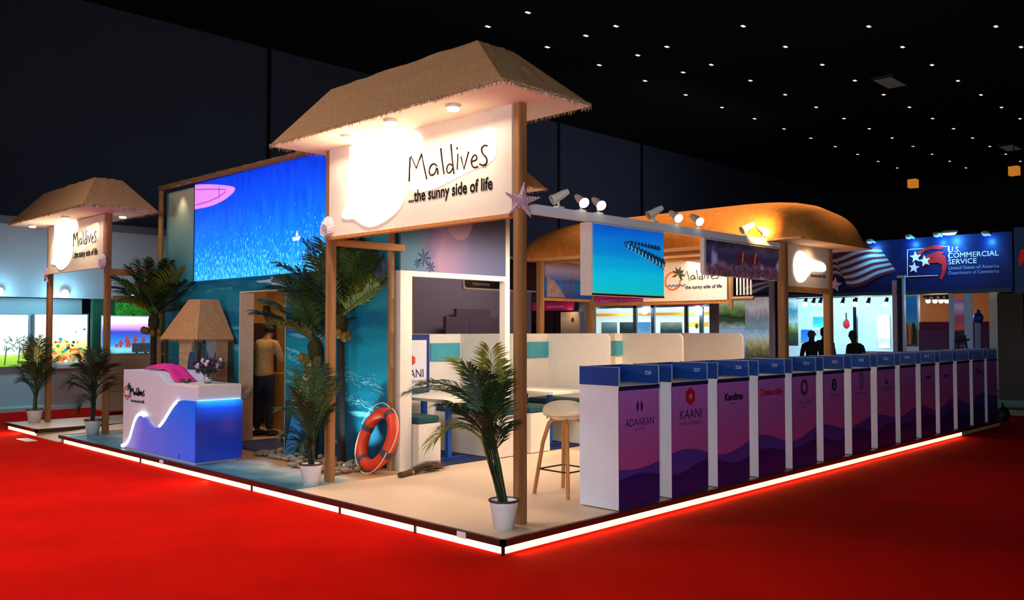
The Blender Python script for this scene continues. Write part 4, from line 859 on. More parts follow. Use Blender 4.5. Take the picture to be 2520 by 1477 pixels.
m = MB(); handwriting(m, (6.38, 1.93, 2.335), (0, 1, 0), (0, 0, 1), (-1, 0, 0), .60, .010); m.build('lettering', INKD, sg)
text_mb('the sunny side of life', .075, (6.38, 2.53, 2.215), (0, -1, 0), (0, 0, 1), (-1, 0, 0), .003, .002, width=.62).build('tagline', INKD, sg)
wc = thing('wind_chime', 'bamboo pole frame with white hanging rods beside the interior sign', 'wind chime', (6.42, 1.72, 1.9))
m = MB(); m.tube([(6.40, 1.78, 1.90), (6.40, 1.78, 2.62)], .035, 10); m.tube([(6.40, 1.80, 2.05), (6.40, 1.42, 2.05)], .03, 10); m.tube([(6.40, 1.80, 2.62), (6.40, 1.42, 2.62)], .02, 10); m.build('frame', BAMBOO, wc)
m = MB()
for k in range(5): m.tube([(6.40, 1.68-k*.055, 2.10), (6.40, 1.68-k*.055, 2.62)], .013, 8)
m.build('rods', M('rod_white', '#d8d8e0', .3), wc)
# ---------------------------------------------------------------- portal frame and header picture
pf = thing('portal_frame', 'white open frame carrying the violet header picture', 'frame', (2.4, 3.2, 0))
m = MB(); m.box((1.505, 3.16, 0), (1.675, 3.26, 2.288)); m.build('left_upright', CREAM, pf)
bx((3.20, 3.16, .61), (3.285, 3.26, 3.1)).build('right_upright', CREAM, pf); bx((1.675, 3.16, 2.225), (3.2, 3.26, 2.288)).build('lintel', CREAM, pf)
hd = bx((1.50, 3.155, 2.29), (3.205, 3.20, 3.10)).build('header_picture', PIC('violet_header', [(0, '#2c5c78'), (.14, '#1c6480'), (.26, '#5c5078'), (.36, '#8c6a88'), (.48, '#7c6284'), (.62, '#5c587c'), (.8, '#525478'), (1, '#4c5478')], 0, (2.5, 2.5, 2.5), .12, detail=6), pf)
m = MB()
for (x, z, s) in ((1.62, 2.92, .05), (1.58, 2.78, .06), (1.85, 2.45, .12), (1.75, 2.38, .07), (1.95, 2.35, .08)):
    for k in range(7): a = k*.9; m.prism([(0, 0), (s*.5, s*.15), (s, 0), (s*.5, -s*.15)], (x, 3.155, z), (math.cos(a), 0, math.sin(a)), (-math.sin(a), 0, math.cos(a)), N3, .002)
m.build('palm_shadow_paint', M('shadow_paint', '#173f58', .7), hd)  # palm leaf shadows painted on the header as dark shapes
m = MB(); m.prism(smooth([(2.15, 3.09), (2.18, 2.85), (2.3, 2.72), (2.45, 2.68), (2.6, 2.8), (2.68, 3.09), (2.15, 3.09)], 3), (0, 3.155, 0), U3, V3, N3, .0015); m.build('pink_sun_print', M('sun_print', '#a27c94', .7, var=.1, vs=(3, 3, 3)), hd)
# ---------------------------------------------------------------- meeting bays
PARTX = [3.42, 5.21, 7.08, 8.95]
bk = bx((1.72, 4.25, 0), (8.95, 4.29, 1.55)).build('back_partition', CREAM); tag(bk, 'long low cream partition running behind the meeting tables', 'partition')
for i, (x, lab) in enumerate(zip(PARTX, ('cream partition directly behind the near starfish post', 'cream partition with rounded top corner left of the third teal pin board', 'cream partition between the second and third counters seen over them', 'last cream partition at the right end of the meeting bays'))):
    m = MB(); r_ = .10; top = 1.55; pr = [(4.25, 0), (4.25, top)]+[(3.05+r_-r_*math.sin(a), top-r_+r_*math.cos(a)) for a in [k*math.pi/12 for k in range(7)]]+[(3.05, 0)]
    m.prism(pr, (x, 0, 0), (0, 1, 0), (0, 0, 1), (1, 0, 0), .035); tag(m.build('side_partition', CREAM), lab, 'partition', 'side partitions of the meeting bays')
for (px0, py0, px1, py1, lab) in ((1060, 843, 1130, 887, 'teal pin board on the partition left of the near post'), (1275, 840, 1349, 880, 'teal pin board just right of the near timber post'), (1490, 838, 1530, 875, 'narrow visible teal pin board beside the rounded partition')):
    a = PX(px0, 860, 'Y', 4.24); b = PX(px1, 860, 'Y', 4.24); t = thing('pin_board', lab, 'board', (b.x, 4.24, 1.2), 'teal pin boards in the meeting bays')
    zt = PX(px1, py0+1, 'Y', 4.24).z; zb = PX(px1, py1-1, 'Y', 4.24).z
    bx((b.x-.52, 4.222, zb), (b.x, 4.25, zt)).build('board', TEALB, t)
    m = MB()
    for k in range(5): s = .02+k*.02; cx_ = b.x-.28; cz = (zt+zb)/2; m.tube([(cx_-s*1.3, 4.22, cz-s), (cx_+s*1.3, 4.22, cz-s), (cx_+s*1.3, 4.22, cz+s), (cx_-s*1.3, 4.22, cz+s), (cx_-s*1.3, 4.22, cz-s)], .0022, 4)
    m.build('line_print', M('pin_lines', '#86c4c4', .6), t)
def bench(x0, x1, lab, y0=3.05, y1=4.24, knob=None):
    b = thing('bench_seat', lab, 'bench', ((x0+x1)/2, (y0+y1)/2, 0), 'cushioned box benches in the meeting bays')
    bx((x0, y0, .01), (x1, y1, .52)).build('box', CREAM, b)
    m = bx((x0+.005, y0+.01, .52), (x1-.005, y1-.01, .605)); m.build('cushion', TEALC, b, bevel=.02)
    if knob: MB().tube([(knob, y0, .46), (knob, y0-.012, .46)], .018, 12).build('knob', CHROME, b)
bench(1.69, 2.02, 'box bench with teal cushion just inside the white frame', knob=1.985)
bench(2.95, 3.40, 'box bench with teal cushion behind the leaning potted palm', knob=3.02)
bench(3.56, 3.93, 'box bench with teal cushion between the near post and the bar stool', knob=3.88)
bench(4.75, 5.19, 'box bench with teal cushion behind the nearest counter', knob=4.8)
bench(5.26, 5.7, 'box bench with teal cushion hidden mostly behind the first counters', knob=5.65)
def table(x0, x1, lab):
    t = thing('meeting_table', lab, 'table', ((x0+x1)/2, 3.7, 0), 'cream tables in the meeting bays')
    bx((x0, 3.05, .735), (x1, 4.1, .775)).build('table_top', CREAM, t, bevel=.004)
    xc = (x0+x1)/2
    MB().box((xc-.03, 3.38, .03), (xc+.03, 3.44, .735)).build('leg', M('leg_blue', '#0a56b0', .4), t); MB().box((xc-.03, 3.85, .03), (xc+.03, 3.91, .735)).build('leg', M('leg_blue'), t)
    for y in (3.41, 3.88): bx((xc-.28, y-.03, .006), (xc+.28, y+.03, .035)).build('foot', BLUE, t)
table(2.14, 2.78, 'cream meeting table with blue legs left of the leaning palm'); table(4.0, 4.66, 'cream meeting table with blue legs behind the bar stool')
for x0, x1, lab in ((2.06, 2.93, 'navy rug under the left meeting table'), (3.96, 4.73, 'navy rug under the meeting table behind the bar stool')):
    tag(bx((x0, 3.08, .001), (x1, 4.2, .006)).build('rug', M('rug_navy', '#06174e', .95)), lab, 'rug')
ks = thing('poster_stand', 'white poster stand with blue border, red flower and dark name', 'poster', (2.2, 4.2, 0))
p0 = PX(1057, 823, 'Y', 4.15); xe = p0.x
bx((xe-.95, 4.15, .78), (xe, 4.19, p0.z)).build('blue_border', M('poster_blue', '#0b2f7c', .5), ks)
pw = bx((xe-.90, 4.143, .85), (xe-.055, 4.15, p0.z-.075)).build('poster_sheet', M('poster_white', '#d8d4dc', .5), ks)
bx((xe-.5, 4.16, 0), (xe-.44, 4.19, .8)).build('support', BLUE, ks)
m = MB(); c = PX(1013, 887, 'Y', 4.14)
for k in range(6): m.prism(smooth([(0, 0), (.035, .05), (0, .075), (-.035, .05), (0, 0)], 2), (c.x-.0, 4.143, c.z), (math.cos(k*math.pi/3), 0, math.sin(k*math.pi/3)), (-math.sin(k*math.pi/3), 0, math.cos(k*math.pi/3)), N3, .002)
m.build('flower_mark', M('poster_red', '#c84a2c', .5), pw)
e = PX(1041, 928, 'Y', 4.14)
text_mb('KAANI', .15, (e.x-.42, 4.143, e.z), U3, V3, N3, .002, .001, width=.42).build('name_print', INKP, pw); text_mb('HOTELS & RESORTS', .05, (e.x-.45, 4.143, e.z-.07), U3, V3, N3, .002, width=.45).build('name_print', INKP, pw)
# ---------------------------------------------------------------- bar stool
st = thing('bar_stool', 'pale shell bar stool on bent wooden legs by the nearest counter', 'stool', (1.81, .94, 0))
LW = M('stool_wood', '#b87a3c', .5, var=.12, vs=(30, 30, 4)); sx, sy = 1.81, .94
m = MB(); vs = []; NR, NA = 8, 28
for j in range(NR+1):
    t = j/NR
    for i in range(NA):
        a = 2*math.pi*i/NA; rr = .225*t; back = max(0, math.cos(a-math.radians(-100)))
        z = .745+(max(0, t-.35)/.65)**1.8*(.05+.10*max(0, -math.cos(a-math.radians(225)))**.7)
        vs.append((sx+rr*math.cos(a), sy+rr*math.sin(a), z))
top = vs; bot = [(x*.985+sx*.015, y*.985+sy*.015, z-.022) for x, y, z in vs]; n0 = len(vs)
m.smooth = True
fs = [(j*NA+i, j*NA+(i+1) % NA, (j+1)*NA+(i+1) % NA, (j+1)*NA+i) for j in range(NR) for i in range(NA)]
m.add(top+bot, [f[::-1] for f in fs]+[tuple(k+n0 for k in f) for f in fs]+[(NR*NA+i, NR*NA+(i+1) % NA, NR*NA+(i+1) % NA+n0, NR*NA+i+n0) for i in range(NA)])
m.build('seat', M('stool_seat', '#ecd6b6', .4), st)
feet = [(1.60, 1.165), (1.585, .715), (2.03, 1.165), (2.03, .71)]
for fx, fy in feet:
    ax_, ay = sx+(fx-sx)*.52, sy+(fy-sy)*.52
    MB().tube([(fx, fy, 0), (sx+(fx-sx)*.72, sy+(fy-sy)*.72, .5), (ax_, ay, .69), (sx+(fx-sx)*.40, sy+(fy-sy)*.40, .722), (sx+(fx-sx)*.1, sy+(fy-sy)*.1, .728)], [.019, .02, .021, .018, .016], 12).build('leg', LW, st)
m = MB(); q = [(sx+(fx-sx)*.86, sy+(fy-sy)*.86, .24) for fx, fy in (feet[0], feet[1], feet[3], feet[2])]; m.tube(q+[q[0]], .008, 8); m.build('footrest', DARK, st)
# interior light of the stand
area('stand_light', (2.8, 1.95, 2.56), (3.1, 3.4, 0), 2.4, .8, 70, (1, .83, .66), 150)
area('stand_light', (6.4, 2.0, 3.4 if False else 2.55), (6.4, 2.4, 0), 1.5, 1, 32, (1, .83, .66))
area('stand_light', (9.5, 2.2, 2.56), (9.5, 2.2, 0), 2.5, 1, 40, (1, .83, .66), 120)
# ---------------------------------------------------------------- booth across the left aisle (faces the platform)
YN = 15.49
nb = thing('neighbour_booth', 'pale grey neighbouring booth with lit picture panels across the left aisle', 'booth', (2, 16, -.11))
GR = M('booth_grey', '#96949a', .7, var=.03); GR2 = M('booth_grey_dark', '#66727a', .7)
bx((-1.5, YN, -.11), (6.5, YN+3.5, -.03)).build('platform', M('pale_plat', '#b8c4c4', .5), nb)
bx((-1.5, YN, 2.30), (6.5, YN+.15, 3.99)).build('fascia', GR, nb)
bx((-1.5, YN-.02, 3.82), (6.5, YN, 3.99)).build('fascia_cap', M('booth_cap', '#5e5a60', .7), nb)
bx((-1.5, YN+.6, -.03), (2.6, YN+.7, 2.30)).build('back_wall', M('booth_wall', '#a9b0b4', .7), nb)
def lit(px0, py0, px1, py1, y, mat, lab, name='lightbox', cat='light box', frame=None):
    t = thing(name, lab, cat, PX((px0+px1)/2, py1, 'Y', y)); s = rect('Y', y, px0, py0, px1, py1, .04).build('lit_picture', mat, t)
    rect('Y', y+.015, px0-3, py0-3, px1+3, py1+3, .04).build('frame', frame or GR, t); return t, s
LB1 = PIC('lit_beach', [(0, '#7fb820'), (.2, '#b8dc50'), (.27, '#e8fff0'), (.5, '#f6ffff'), (1, '#ffffff')], 2, (3, 3, 3), .07, es=1.0, speck=('#5c8c84', (9, 9, 14), .60, .45), detail=7)
LB2 = PIC('lit_fruit', [(0, '#5a8c8c'), (.18, '#d89a50'), (.36, '#e8d880'), (.5, '#e6f4b0'), (.62, '#fff8ea'), (1, '#ffffff')], 2, (4, 4, 4), .16, es=.95, speck=('#d8501c', (4, 4, 6), .56, .45), detail=7)
tA, sA = lit(-60, 775, 68, 903, YN+.5, LB1, 'glowing picture of green lawn and palms cut by the left photo edge')
tB, sB = lit(86, 775, 214, 903, YN+.5, LB2, 'glowing picture of colourful food and fruit behind the far left tower')
LBS = []
for nm, px0, px1, py0, py1, cols, n in (('fruit', 90, 210, 806, 900, ('#f07818', '#30b040', '#20a0b8', '#f0c030', '#284a50', '#d83c20', '#f4f4e8'), 130),):
    m = MB(); mats = [M('blob_%s_%d' % (nm, i), c, .5, es=.75) for i, c in enumerate(cols)]
    for i in range(n):
        m.cur = i % len(cols); t_ = random.random(); px = px0+(px1-px0)*random.random(); py = py1-(py1-py0)*t_**1.3*(.5+.5*(px-px0)/(px1-px0)); c = PX(px, py, 'Y', YN+.495); r_ = random.uniform(.012, .045); k = random.randint(5, 8)
        m.prism([(r_*random.uniform(.6, 1.3)*math.cos(a), r_*random.uniform(.6, 1.1)*math.sin(a)) for a in [j*2*math.pi/k for j in range(k)]], c, U3, V3, N3, .002+.0001*i)
    m.build('fruit_print', mats, sB)
m = MB()
for i in range(26):
    c = PX(random.uniform(-10, 64), random.uniform(838, 868), 'Y', YN+.495); a = random.uniform(.2, 2.9); l_ = random.uniform(.1, .3); m.tube([c, c+Vector((math.cos(a)*l_*.6, 0, math.sin(a)*l_*.5)), c+Vector((math.cos(a)*l_, 0, math.sin(a)*l_*.6))], [.008, .006, .002], 4)
for px in (12, 45): c = PX(px, 870, 'Y', YN+.495); m.tube([c-Vector((0, 0, .25)), c+Vector((.03, 0, .15))], .012, 5)
m.build('palm_print', M('palm_print', '#3c6a5c', .6, es=.3), sA)
point('booth_lamp', PX(0, 725, 'Y', YN-.3), 34, (.25, .75, 1), .05); point('booth_lamp', PX(160, 732, 'Y', YN-.3), 44, (.25, .75, 1), .05); point('booth_lamp', PX(325, 728, 'Y', YN-.5), 2, COOL, .05)
for px, py, s, lab in ((0, 716, .11, 'bright cool spotlight on the grey booth at the left photo edge'), (160, 722, .13, 'bright cool spotlight on the grey booth right of the far left post'), (325, 727, .05, 'small cool spotlight between the leaves of the left palm')):
    c = PX(px, py, 'Y', YN-.12); t = thing('booth_spotlight', lab, 'spotlight', c); MB().tube([c+Vector((0, .12, .02)), c+Vector((0, .02, 0))], [.02, .03], 14).build('head', LAMPW, t); MB().ball(c, (s*.6, s*.3, s*.6), 14, 8).build('lens', GLOWC, t)
# hedge panel with green foliage and beach lightbox
hg = thing('hedge_wall', 'dark green hedge wall behind the beach light box', 'hedge', PX(300, 860, 'Y', YN+.1))
rect('Y', YN+.1, 228, 733, 410, 880, .15).build('backing', M('hedge_dark', '#0a4a34', .8), hg)
m = MB()
for i in range(700):
    p = PX(random.uniform(285, 385), random.uniform(746, 778), 'Y', YN+.08); s = random.uniform(.02, .05); a = random.uniform(0, 6.28); d1 = Vector((math.cos(a), -.3, math.sin(a)))*s; d2 = Vector((-math.sin(a), -.2, math.cos(a)))*s*.4
    m.add([p-d1, p+d2, p+d1, p-d2], [(0, 1, 2, 3)])
m.build('leaves', M('hedge_leaf', '#2ca028', .6, var=.5, vs=(9, 9, 9), es=.15), hg, kind='stuff')
LB3 = PIC('lit_lagoon', [(0, '#4fc4e8'), (.12, '#8fe0f0'), (.25, '#3f9ce8'), (.5, '#2c68d8'), (.6, '#3c4cd0'), (.7, '#d8a0e8'), (.8, '#e8c8f8'), (.82, '#ffffff'), (1, '#ffffff')], 2, (2, 2, 5), .035, es=.95)
t, s = lit(253, 780, 368, 872, YN-.05, LB3, 'glowing beach picture with tiny surfers under a white band', frame=WHITE)
m = MB(); O = PX(313, 840, 'Y', YN-.055)
for px, h in ((297, .17), (312, .30), (318, .14), (332, .32), (340, .10), (352, .27), (287, .08)):
    c = PX(px, 855, 'Y', YN-.052); m.prism(smooth([(-.03, 0), (-.015, h*.4), (-.06, h*.35), (-.03, h*.7), (-.025, h*.95), (.02, h), (.03, h*.7), (.07, h*.45), (.015, h*.4), (.03, 0), (-.03, 0)], 2), c, U3, V3, N3, .003)
m.build('surfers', M('surfer_print', '#d85a6a', .5, es=.4), s)
wc2 = thing('service_counter', 'pale wooden service counter behind the near platform end', 'counter', (2.9, 13.5, -.11))
a = PX(262, 880, 'Y', 13.5); b = PX(398, 880, 'Y', 13.5)
bx((a.x, 13.5, -.03), (b.x, 14.1, 1.08)).build('body', M('service_pale', '#d8c0a4', .6), wc2); bx((a.x-.03, 13.47, 1.08), (b.x+.03, 14.12, 1.12)).build('counter_top', M('service_top', '#c0a078', .6), wc2)
for k in range(1, 3): bx((a.x, 13.495, .35*k), (b.x, 13.5, .35*k+.01)).build('panel_joint', M('joint', '#8a7460', .6), wc2)
for px, lab in ((340, 'grey monitor on the service counter left of the palm trunk'), (362, 'grey monitor on the service counter right by the palm trunk')):
    c = PX(px-3, 876, 'Y', 13.7); t = thing('monitor', lab, 'monitor', c); bx((c.x-.10, 13.7, 1.14), (c.x+.10, 13.72, 1.33)).build('screen', M('mon_grey', '#6a7a88', .4, es=.12), t); bx((c.x-.02, 13.71, 1.12), (c.x+.02, 13.73, 1.2)).build('stand', DARK, t)
pk = thing('booth_counter', 'plain pinkish counter front on the grey neighbouring booth', 'counter', PX(180, 1000, 'Y', YN+.1))
rect('Y', YN+.1, 130, 906, 232, 1000, .5).build('body', M('pink_panel', '#a88c84', .6), pk); rect('Y', YN+.07, 127, 896, 236, 906, .55).build('counter_top', WHITE, pk)
def shell_chair(px, py, lab, rz):
    c = PX(px, py, 'Z', -.03); t = thing('shell_chair', lab, 'chair', c, 'white shell chairs in the neighbouring booth'); cx_, cy, cz = c
    CW = M('chair_white', '#b4b8b8', .5); vs = []; NA, NR = 16, 6; m = MB()
    for j in range(NR+1):
        for i in range(NA):
            a = 2*math.pi*i/NA; r_ = .24*(j/NR)**.8; bk_ = max(0, math.cos(a-rz)); vs.append((cx_+r_*math.cos(a), cy+r_*math.sin(a), cz+.45+(j/NR)**3*(.06+.34*bk_)))
    m.smooth = True; m.add(vs+[(x, y, z-.02) for x, y, z in vs], [(j*NA+i, j*NA+(i+1) % NA, (j+1)*NA+(i+1) % NA, (j+1)*NA+i) for j in range(NR) for i in range(NA)]+[((j+1)*NA+i+len(vs), (j+1)*NA+(i+1) % NA+len(vs), j*NA+(i+1) % NA+len(vs), j*NA+i+len(vs)) for j in range(NR) for i in range(NA)])
    m.build('seat_shell', CW, t)
    for dx, dy in ((-1, -1), (1, -1), (1, 1), (-1, 1)): MB().tube([(cx_+dx*.24, cy+dy*.24, cz), (cx_+dx*.1, cy+dy*.1, cz+.44)], [.014, .02], 8).build('leg', M('chair_leg', '#5a3220', .6), t)
shell_chair(30, 985, 'white shell chair with wooden legs at the left photo edge', 2.2); shell_chair(72, 992, 'white shell chair with wooden legs behind the far left potted palm', .8)
rt = thing('round_table', 'small white round table behind the far left potted palm', 'table', PX(80, 985, 'Z', -.03)); c = PX(80, 978, 'Z', -.03)
MB().cyl(c+Vector((0, 0, .72)), c+Vector((0, 0, .745)), .36, n=24).build('table_top', WHITE, rt); MB().cyl(c, c+Vector((0, 0, .72)), .03).build('pedestal', WHITE, rt)
area('booth_fill', (2, 14.2, 3.6), (2, 16, 1), 3, .5, 16, (.75, .9, 1))
# ---------------------------------------------------------------- booths behind, seen over the partitions
pb = thing('purple_booth', 'plain mauve walled booth seen through the white frame', 'booth', (8, 10, -.11))
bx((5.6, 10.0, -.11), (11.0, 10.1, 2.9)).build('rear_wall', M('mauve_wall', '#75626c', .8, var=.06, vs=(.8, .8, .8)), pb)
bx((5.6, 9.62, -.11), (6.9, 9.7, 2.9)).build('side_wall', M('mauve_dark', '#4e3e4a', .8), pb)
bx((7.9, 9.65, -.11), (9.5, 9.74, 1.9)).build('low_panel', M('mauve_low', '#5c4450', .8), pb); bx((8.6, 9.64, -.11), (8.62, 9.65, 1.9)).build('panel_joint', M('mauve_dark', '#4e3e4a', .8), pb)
bx((8.3, 9.75, 1.9), (9.35, 9.85, 2.08)).build('upper_panel', M('mauve_low', '#5c4450', .8), pb)
area('mauve_fill', (8.5, 8.2, 3.4), (8.5, 9.8, 1.4), 3, .4, 45, (1, .9, .92))  # fill added to brighten the mauve walls, no fixture there
bl = thing('black_header', 'black header board with pale border and small white writing', 'sign', PX(1235, 712, 'Y', 5.2))
a = PX(1140, 700, 'Y', 5.2); b = PX(1332, 700, 'Y', 5.2); zt = PX(1240, 675, 'Y', 5.2).z; zb = PX(1150, 712, 'Y', 5.2).z
m = MB(); R_ = .05; m.prism([(a.x, zt+.3), (a.x, zb+R_), (a.x+.015, zb+.015), (a.x+R_, zb), (b.x, zb), (b.x, zt+.3)], (0, 5.2, 0), U3, V3, (0, 1, 0), .04); hb2 = m.build('border', CREAM, bl)
m = MB(); a2 = a.x+.03; zb2 = zb+.025; m.prism([(a2, zt+.25), (a2, zb2+R_), (a2+.015, zb2+.015), (a2+R_, zb2), (b.x, zb2), (b.x, zt+.25)], (0, 5.2, 0), U3, V3, N3, .004); bf = m.build('black_face', PIC('brownblack', [(0, '#160a0a'), (.6, '#1c0e0e'), (.85, '#4a1c12'), (1, '#5c2614')], 0, (1, 1, 20), .04), bl)
o = PX(1163, 701, 'Y', 5.19); text_mb('5', .06, (o.x+.17, 5.196, o.z+.07), U3, V3, N3, .002).build('number_print', M('hdr_white', '#c8b8b0', .5), bf); text_mb('OneZone Society', .06, (o.x, 5.196, o.z), U3, V3, N3, .002, .001, width=.38).build('name_print', MC['hdr_white'], bf)
bp_ = hx = PX(1251, 800, 'Y', 5.24).x; bx((hx-.02, 5.24, 0), (hx+.02, 5.27, zt+.1)).build('hanger_post', CREAM, bl)
# ---------------------------------------------------------------- row of lit booths facing the camera side (plane X = 17)
XB = 17.0
def PW(px, py): return PX(px, py, 'X', XB)
mg = thing('magenta_booth', 'white lit booth with orange band under a magenta name board', 'booth', PW(1600, 820))
MAG = M('magenta_board', '#b01c58', .6, es=.3)
rect('X', XB, 1464, 728, 1592, 752, .1).build('name_board', MAG, mg); q = PW(1478, 744)
text_mb('MINISTRY OF TOURISM', .12, (XB, q.y, q.z-.02), (0, -1, 0), (0, 0, 1), (-1, 0, 0), .02, 0, width=(q.y-PW(1580, 744).y)).build('name_print', M('pinkish', '#d89ab0', .5, es=.2), mg)
rect('X', XB, 1460, 752, 1752, 757, .2).build('header_rail', M('rail_grey', '#9aa4ac', .5), mg)
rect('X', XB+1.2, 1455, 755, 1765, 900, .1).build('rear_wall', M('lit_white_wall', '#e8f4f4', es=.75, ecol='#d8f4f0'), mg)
rect('X', XB+.6, 1466, 770, 1752, 777, .05).build('orange_band', M('band_orange', '#e8961c', es=.5), mg)
for px in (1562, 1606, 1688, 1725): rect('X', XB, px-4, 752, px+4, 900, .08).build('upright', M('upright_grey', '#7c8890', .5), mg)
for px0, px1, col, lab in ((1480, 1518, 'teal', 'teal landscape photo at the left of the lit booth'), (1525, 1566, 'dk', 'dark night photo on the lit booth wall'), (1570, 1600, 'bl', 'blue and white crowd photo on the lit booth wall'), (1625, 1678, 'mt', 'dark mountain valley photo on the lit booth wall')):
    mt_ = {'teal': PIC('ph1', [(0, '#3c5c60'), (.5, '#5c8488'), (1, '#a8c4c4')], 2, (4, 4, 4), .25, es=.25), 'dk': PIC('ph2', [(0, '#1c2c30'), (.5, '#24383c'), (1, '#4c5c5c')], 2, (6, 6, 6), .3, es=.2), 'bl': PIC('ph3', [(0, '#b8d4e0'), (.5, '#5c94c0'), (1, '#2c7cc0')], 2, (9, 9, 9), .5, es=.4), 'mt': PIC('ph4', [(0, '#20343a'), (.5, '#30484c'), (.75, '#7c8c84'), (1, '#a8b4a0')], 2, (3, 3, 3), .3, es=.25)}[col]
    t = thing('wall_photo', lab, 'photo', PX(px0, 820, 'X', XB+1.1)); rect('X', XB+1.12, px0, 793, px1, 830, .03).build('photo_print', mt_, t)
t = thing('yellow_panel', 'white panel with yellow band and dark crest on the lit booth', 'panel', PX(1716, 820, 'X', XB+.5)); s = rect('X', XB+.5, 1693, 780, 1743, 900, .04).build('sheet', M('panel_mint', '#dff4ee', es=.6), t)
rect('X', XB+.49, 1693, 793, 1743, 804, .01).build('yellow_band', M('band_yellow', '#f0b418', es=.5), t); c = PX(1714, 802, 'X', XB+.48); MB().ball(c, (.01, .05, .08), 10, 6).build('crest', M('crest_dark', '#2c3c34', .6), t)
for px, py, s_, lab in ((1450, 760, .16, 'bright lamp at the left end of the lit booth'), (1586, 765, .15, 'bright lamp over the middle of the lit booth'), (1718, 764, .17, 'bright lamp over the yellow banded panel'), (1752, 772, .06, 'small warm lamp at the right end of the lit booth')):
    c = PX(px, py, 'X', XB-.1); t = thing('booth_spotlight', lab, 'spotlight', c); MB().ball(c, s_*.75, 14, 8).build('lens', GLOWC, t); MB().tube([c+Vector((0, 0, .02)), c+Vector((.12, 0, .25))], .02, 6).build('arm', LAMPW, t)
point('far_booth_lamp', PX(1520, 775, 'X', XB+.2), 30, COOL, .1); point('far_booth_lamp', PX(1680, 770, 'X', XB+.2), 30, COOL, .1)
for k, (px0, py0, px1, py1, lab) in enumerate(((1310, 745, 1410, 764, 'small magenta name board right of the near post'), (1642, 744, 1730, 752, 'thin magenta board under the interior sign'))):
    t = thing('magenta_board', lab, 'sign', PX(px0, py1, 'X', 15.5)); s = rect('X', 15.5, px0, py0, px1, py1, .06).build('board', MAG, t)
    if k == 0: q = PX(1346, 758, 'X', 15.5); text_mb('HERITAGE HOUSE', .09, (15.5, q.y, q.z), (0, -1, 0), (0, 0, 1), (-1, 0, 0), .01, .002, width=q.y-PX(1388, 758, 'X', 15.5).y).build('name_print', MC['pinkish'], s)
    q = PX((px0+px1)/2, py0, 'X', 15.5); bx((15.57, q.y-.015, -.11), (15.60, q.y+.015, q.z)).build('support_post', DARK, t)
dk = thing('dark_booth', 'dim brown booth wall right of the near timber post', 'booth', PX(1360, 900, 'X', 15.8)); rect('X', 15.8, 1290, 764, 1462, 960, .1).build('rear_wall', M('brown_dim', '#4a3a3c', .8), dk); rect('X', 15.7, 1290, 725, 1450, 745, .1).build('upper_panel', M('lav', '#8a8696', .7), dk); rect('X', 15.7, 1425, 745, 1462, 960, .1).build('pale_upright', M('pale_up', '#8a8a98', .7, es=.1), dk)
rect('X', 15.6, 1295, 800, 1330, 960, .1).build('dark_unit', DARK, dk)
t = thing('crest_banner', 'warm lit panel with small round crest on the dim booth', 'panel', PX(1400, 820, 'X', 15.6)); rect('X', 15.6, 1380, 768, 1424, 950, .05).build('sheet', PIC('warm_panel', [(0, '#6a4838'), (.75, '#a88468'), (.9, '#e8c09a'), (1, '#c09a80')], 2, (2, 2, 2), .05, es=.25), t); MB().ball(PX(1409, 787, 'X', 15.58), (.01, .05, .07), 10, 6).build('crest', M('crest_dark', '#2c3c34', .6), t); point('panel_lamp', PX(1398, 768, 'X', 15.4), 2, WARM, .05)
# tall photo panels
for px0, py0, px1, py1, mt_, lab in ((1770, 738, 1832, 807, PIC('tp1', [(0, '#bcd0dc'), (.2, '#4a5a40'), (.42, '#2c3c24'), (.55, '#6a8a4c'), (.8, '#a8c884'), (1, '#d8f0e4')], 2, (3, 3, 5), .25, es=.42, detail=7), 'lit photo of green trees mirrored in a lake'),
                                     (1834, 732, 1892, 807, PIC('tp2', [(0, '#90b0bc'), (.3, '#7c94a8'), (.45, '#b8a8b4'), (.7, '#d8d4dc'), (1, '#c0b0b4')], 2, (5, 9, 3), .35, es=.42, detail=7), 'lit photo of a pale glass hall with visitors'),
                                     (1770, 809, 1832, 880, PIC('tp3', [(0, '#8ca4c0'), (.5, '#b4c4e0'), (1, '#9cb8dc')], 2, (2, 2, 6), .2, es=.5), 'lit pale blue panel under the lake photo'),
                                     (1834, 809, 1892, 880, PIC('tp4', [(0, '#4a4a34'), (.3, '#8a8458'), (.55, '#c8c49a'), (.75, '#c4dce8'), (1, '#7cb4d8')], 2, (7, 12, 6), .3, es=.42, detail=8), 'lit photo of a bright library atrium')):
    t = thing('tall_photo', lab, 'photo', PX(px0, py1, 'X', XB-.4)); rect('X', XB-.4, px0, py0, px1, py1, .05).build('photo_print', mt_, t); rect('X', XB-.38, px0-1, py0-1, px1+1, py1+1, .06).build('frame', WHITE, t)
    if py1 < 860: continue
    rect('X', XB-.36, px0-1, py1, px1+1, 930, .06).build('base', WHITE, t)
rp_ = thing('rear_pillar', 'pale pink upright beside the library photo', 'pillar', PX(1900, 930, 'X', XB-.45)); rect('X', XB-.45, 1893, 690, 1905, 930, .1).build('shaft', M('pinkup', '#a48c9c', .6, es=.08), rp_)
rp_ = thing('rear_pillar', 'white framed navy upright left of the barrel roof tower post', 'pillar', PX(1912, 930, 'X', XB-.5)); rect('X', XB-.5, 1907, 692, 1925, 930, .1).build('shaft', NAVY, rp_); rect('X', XB-.52, 1903, 688, 1907, 930, .12).build('frame', WHITE, rp_)
mw = thing('mauve_pillar', 'mauve upright at the right end of the lit booth', 'pillar', PX(1762, 930, 'X', XB-.2)); rect('X', XB-.2, 1746, 745, 1770, 930, .1).build('shaft', M('mauveup', '#9a8488', .6), mw)
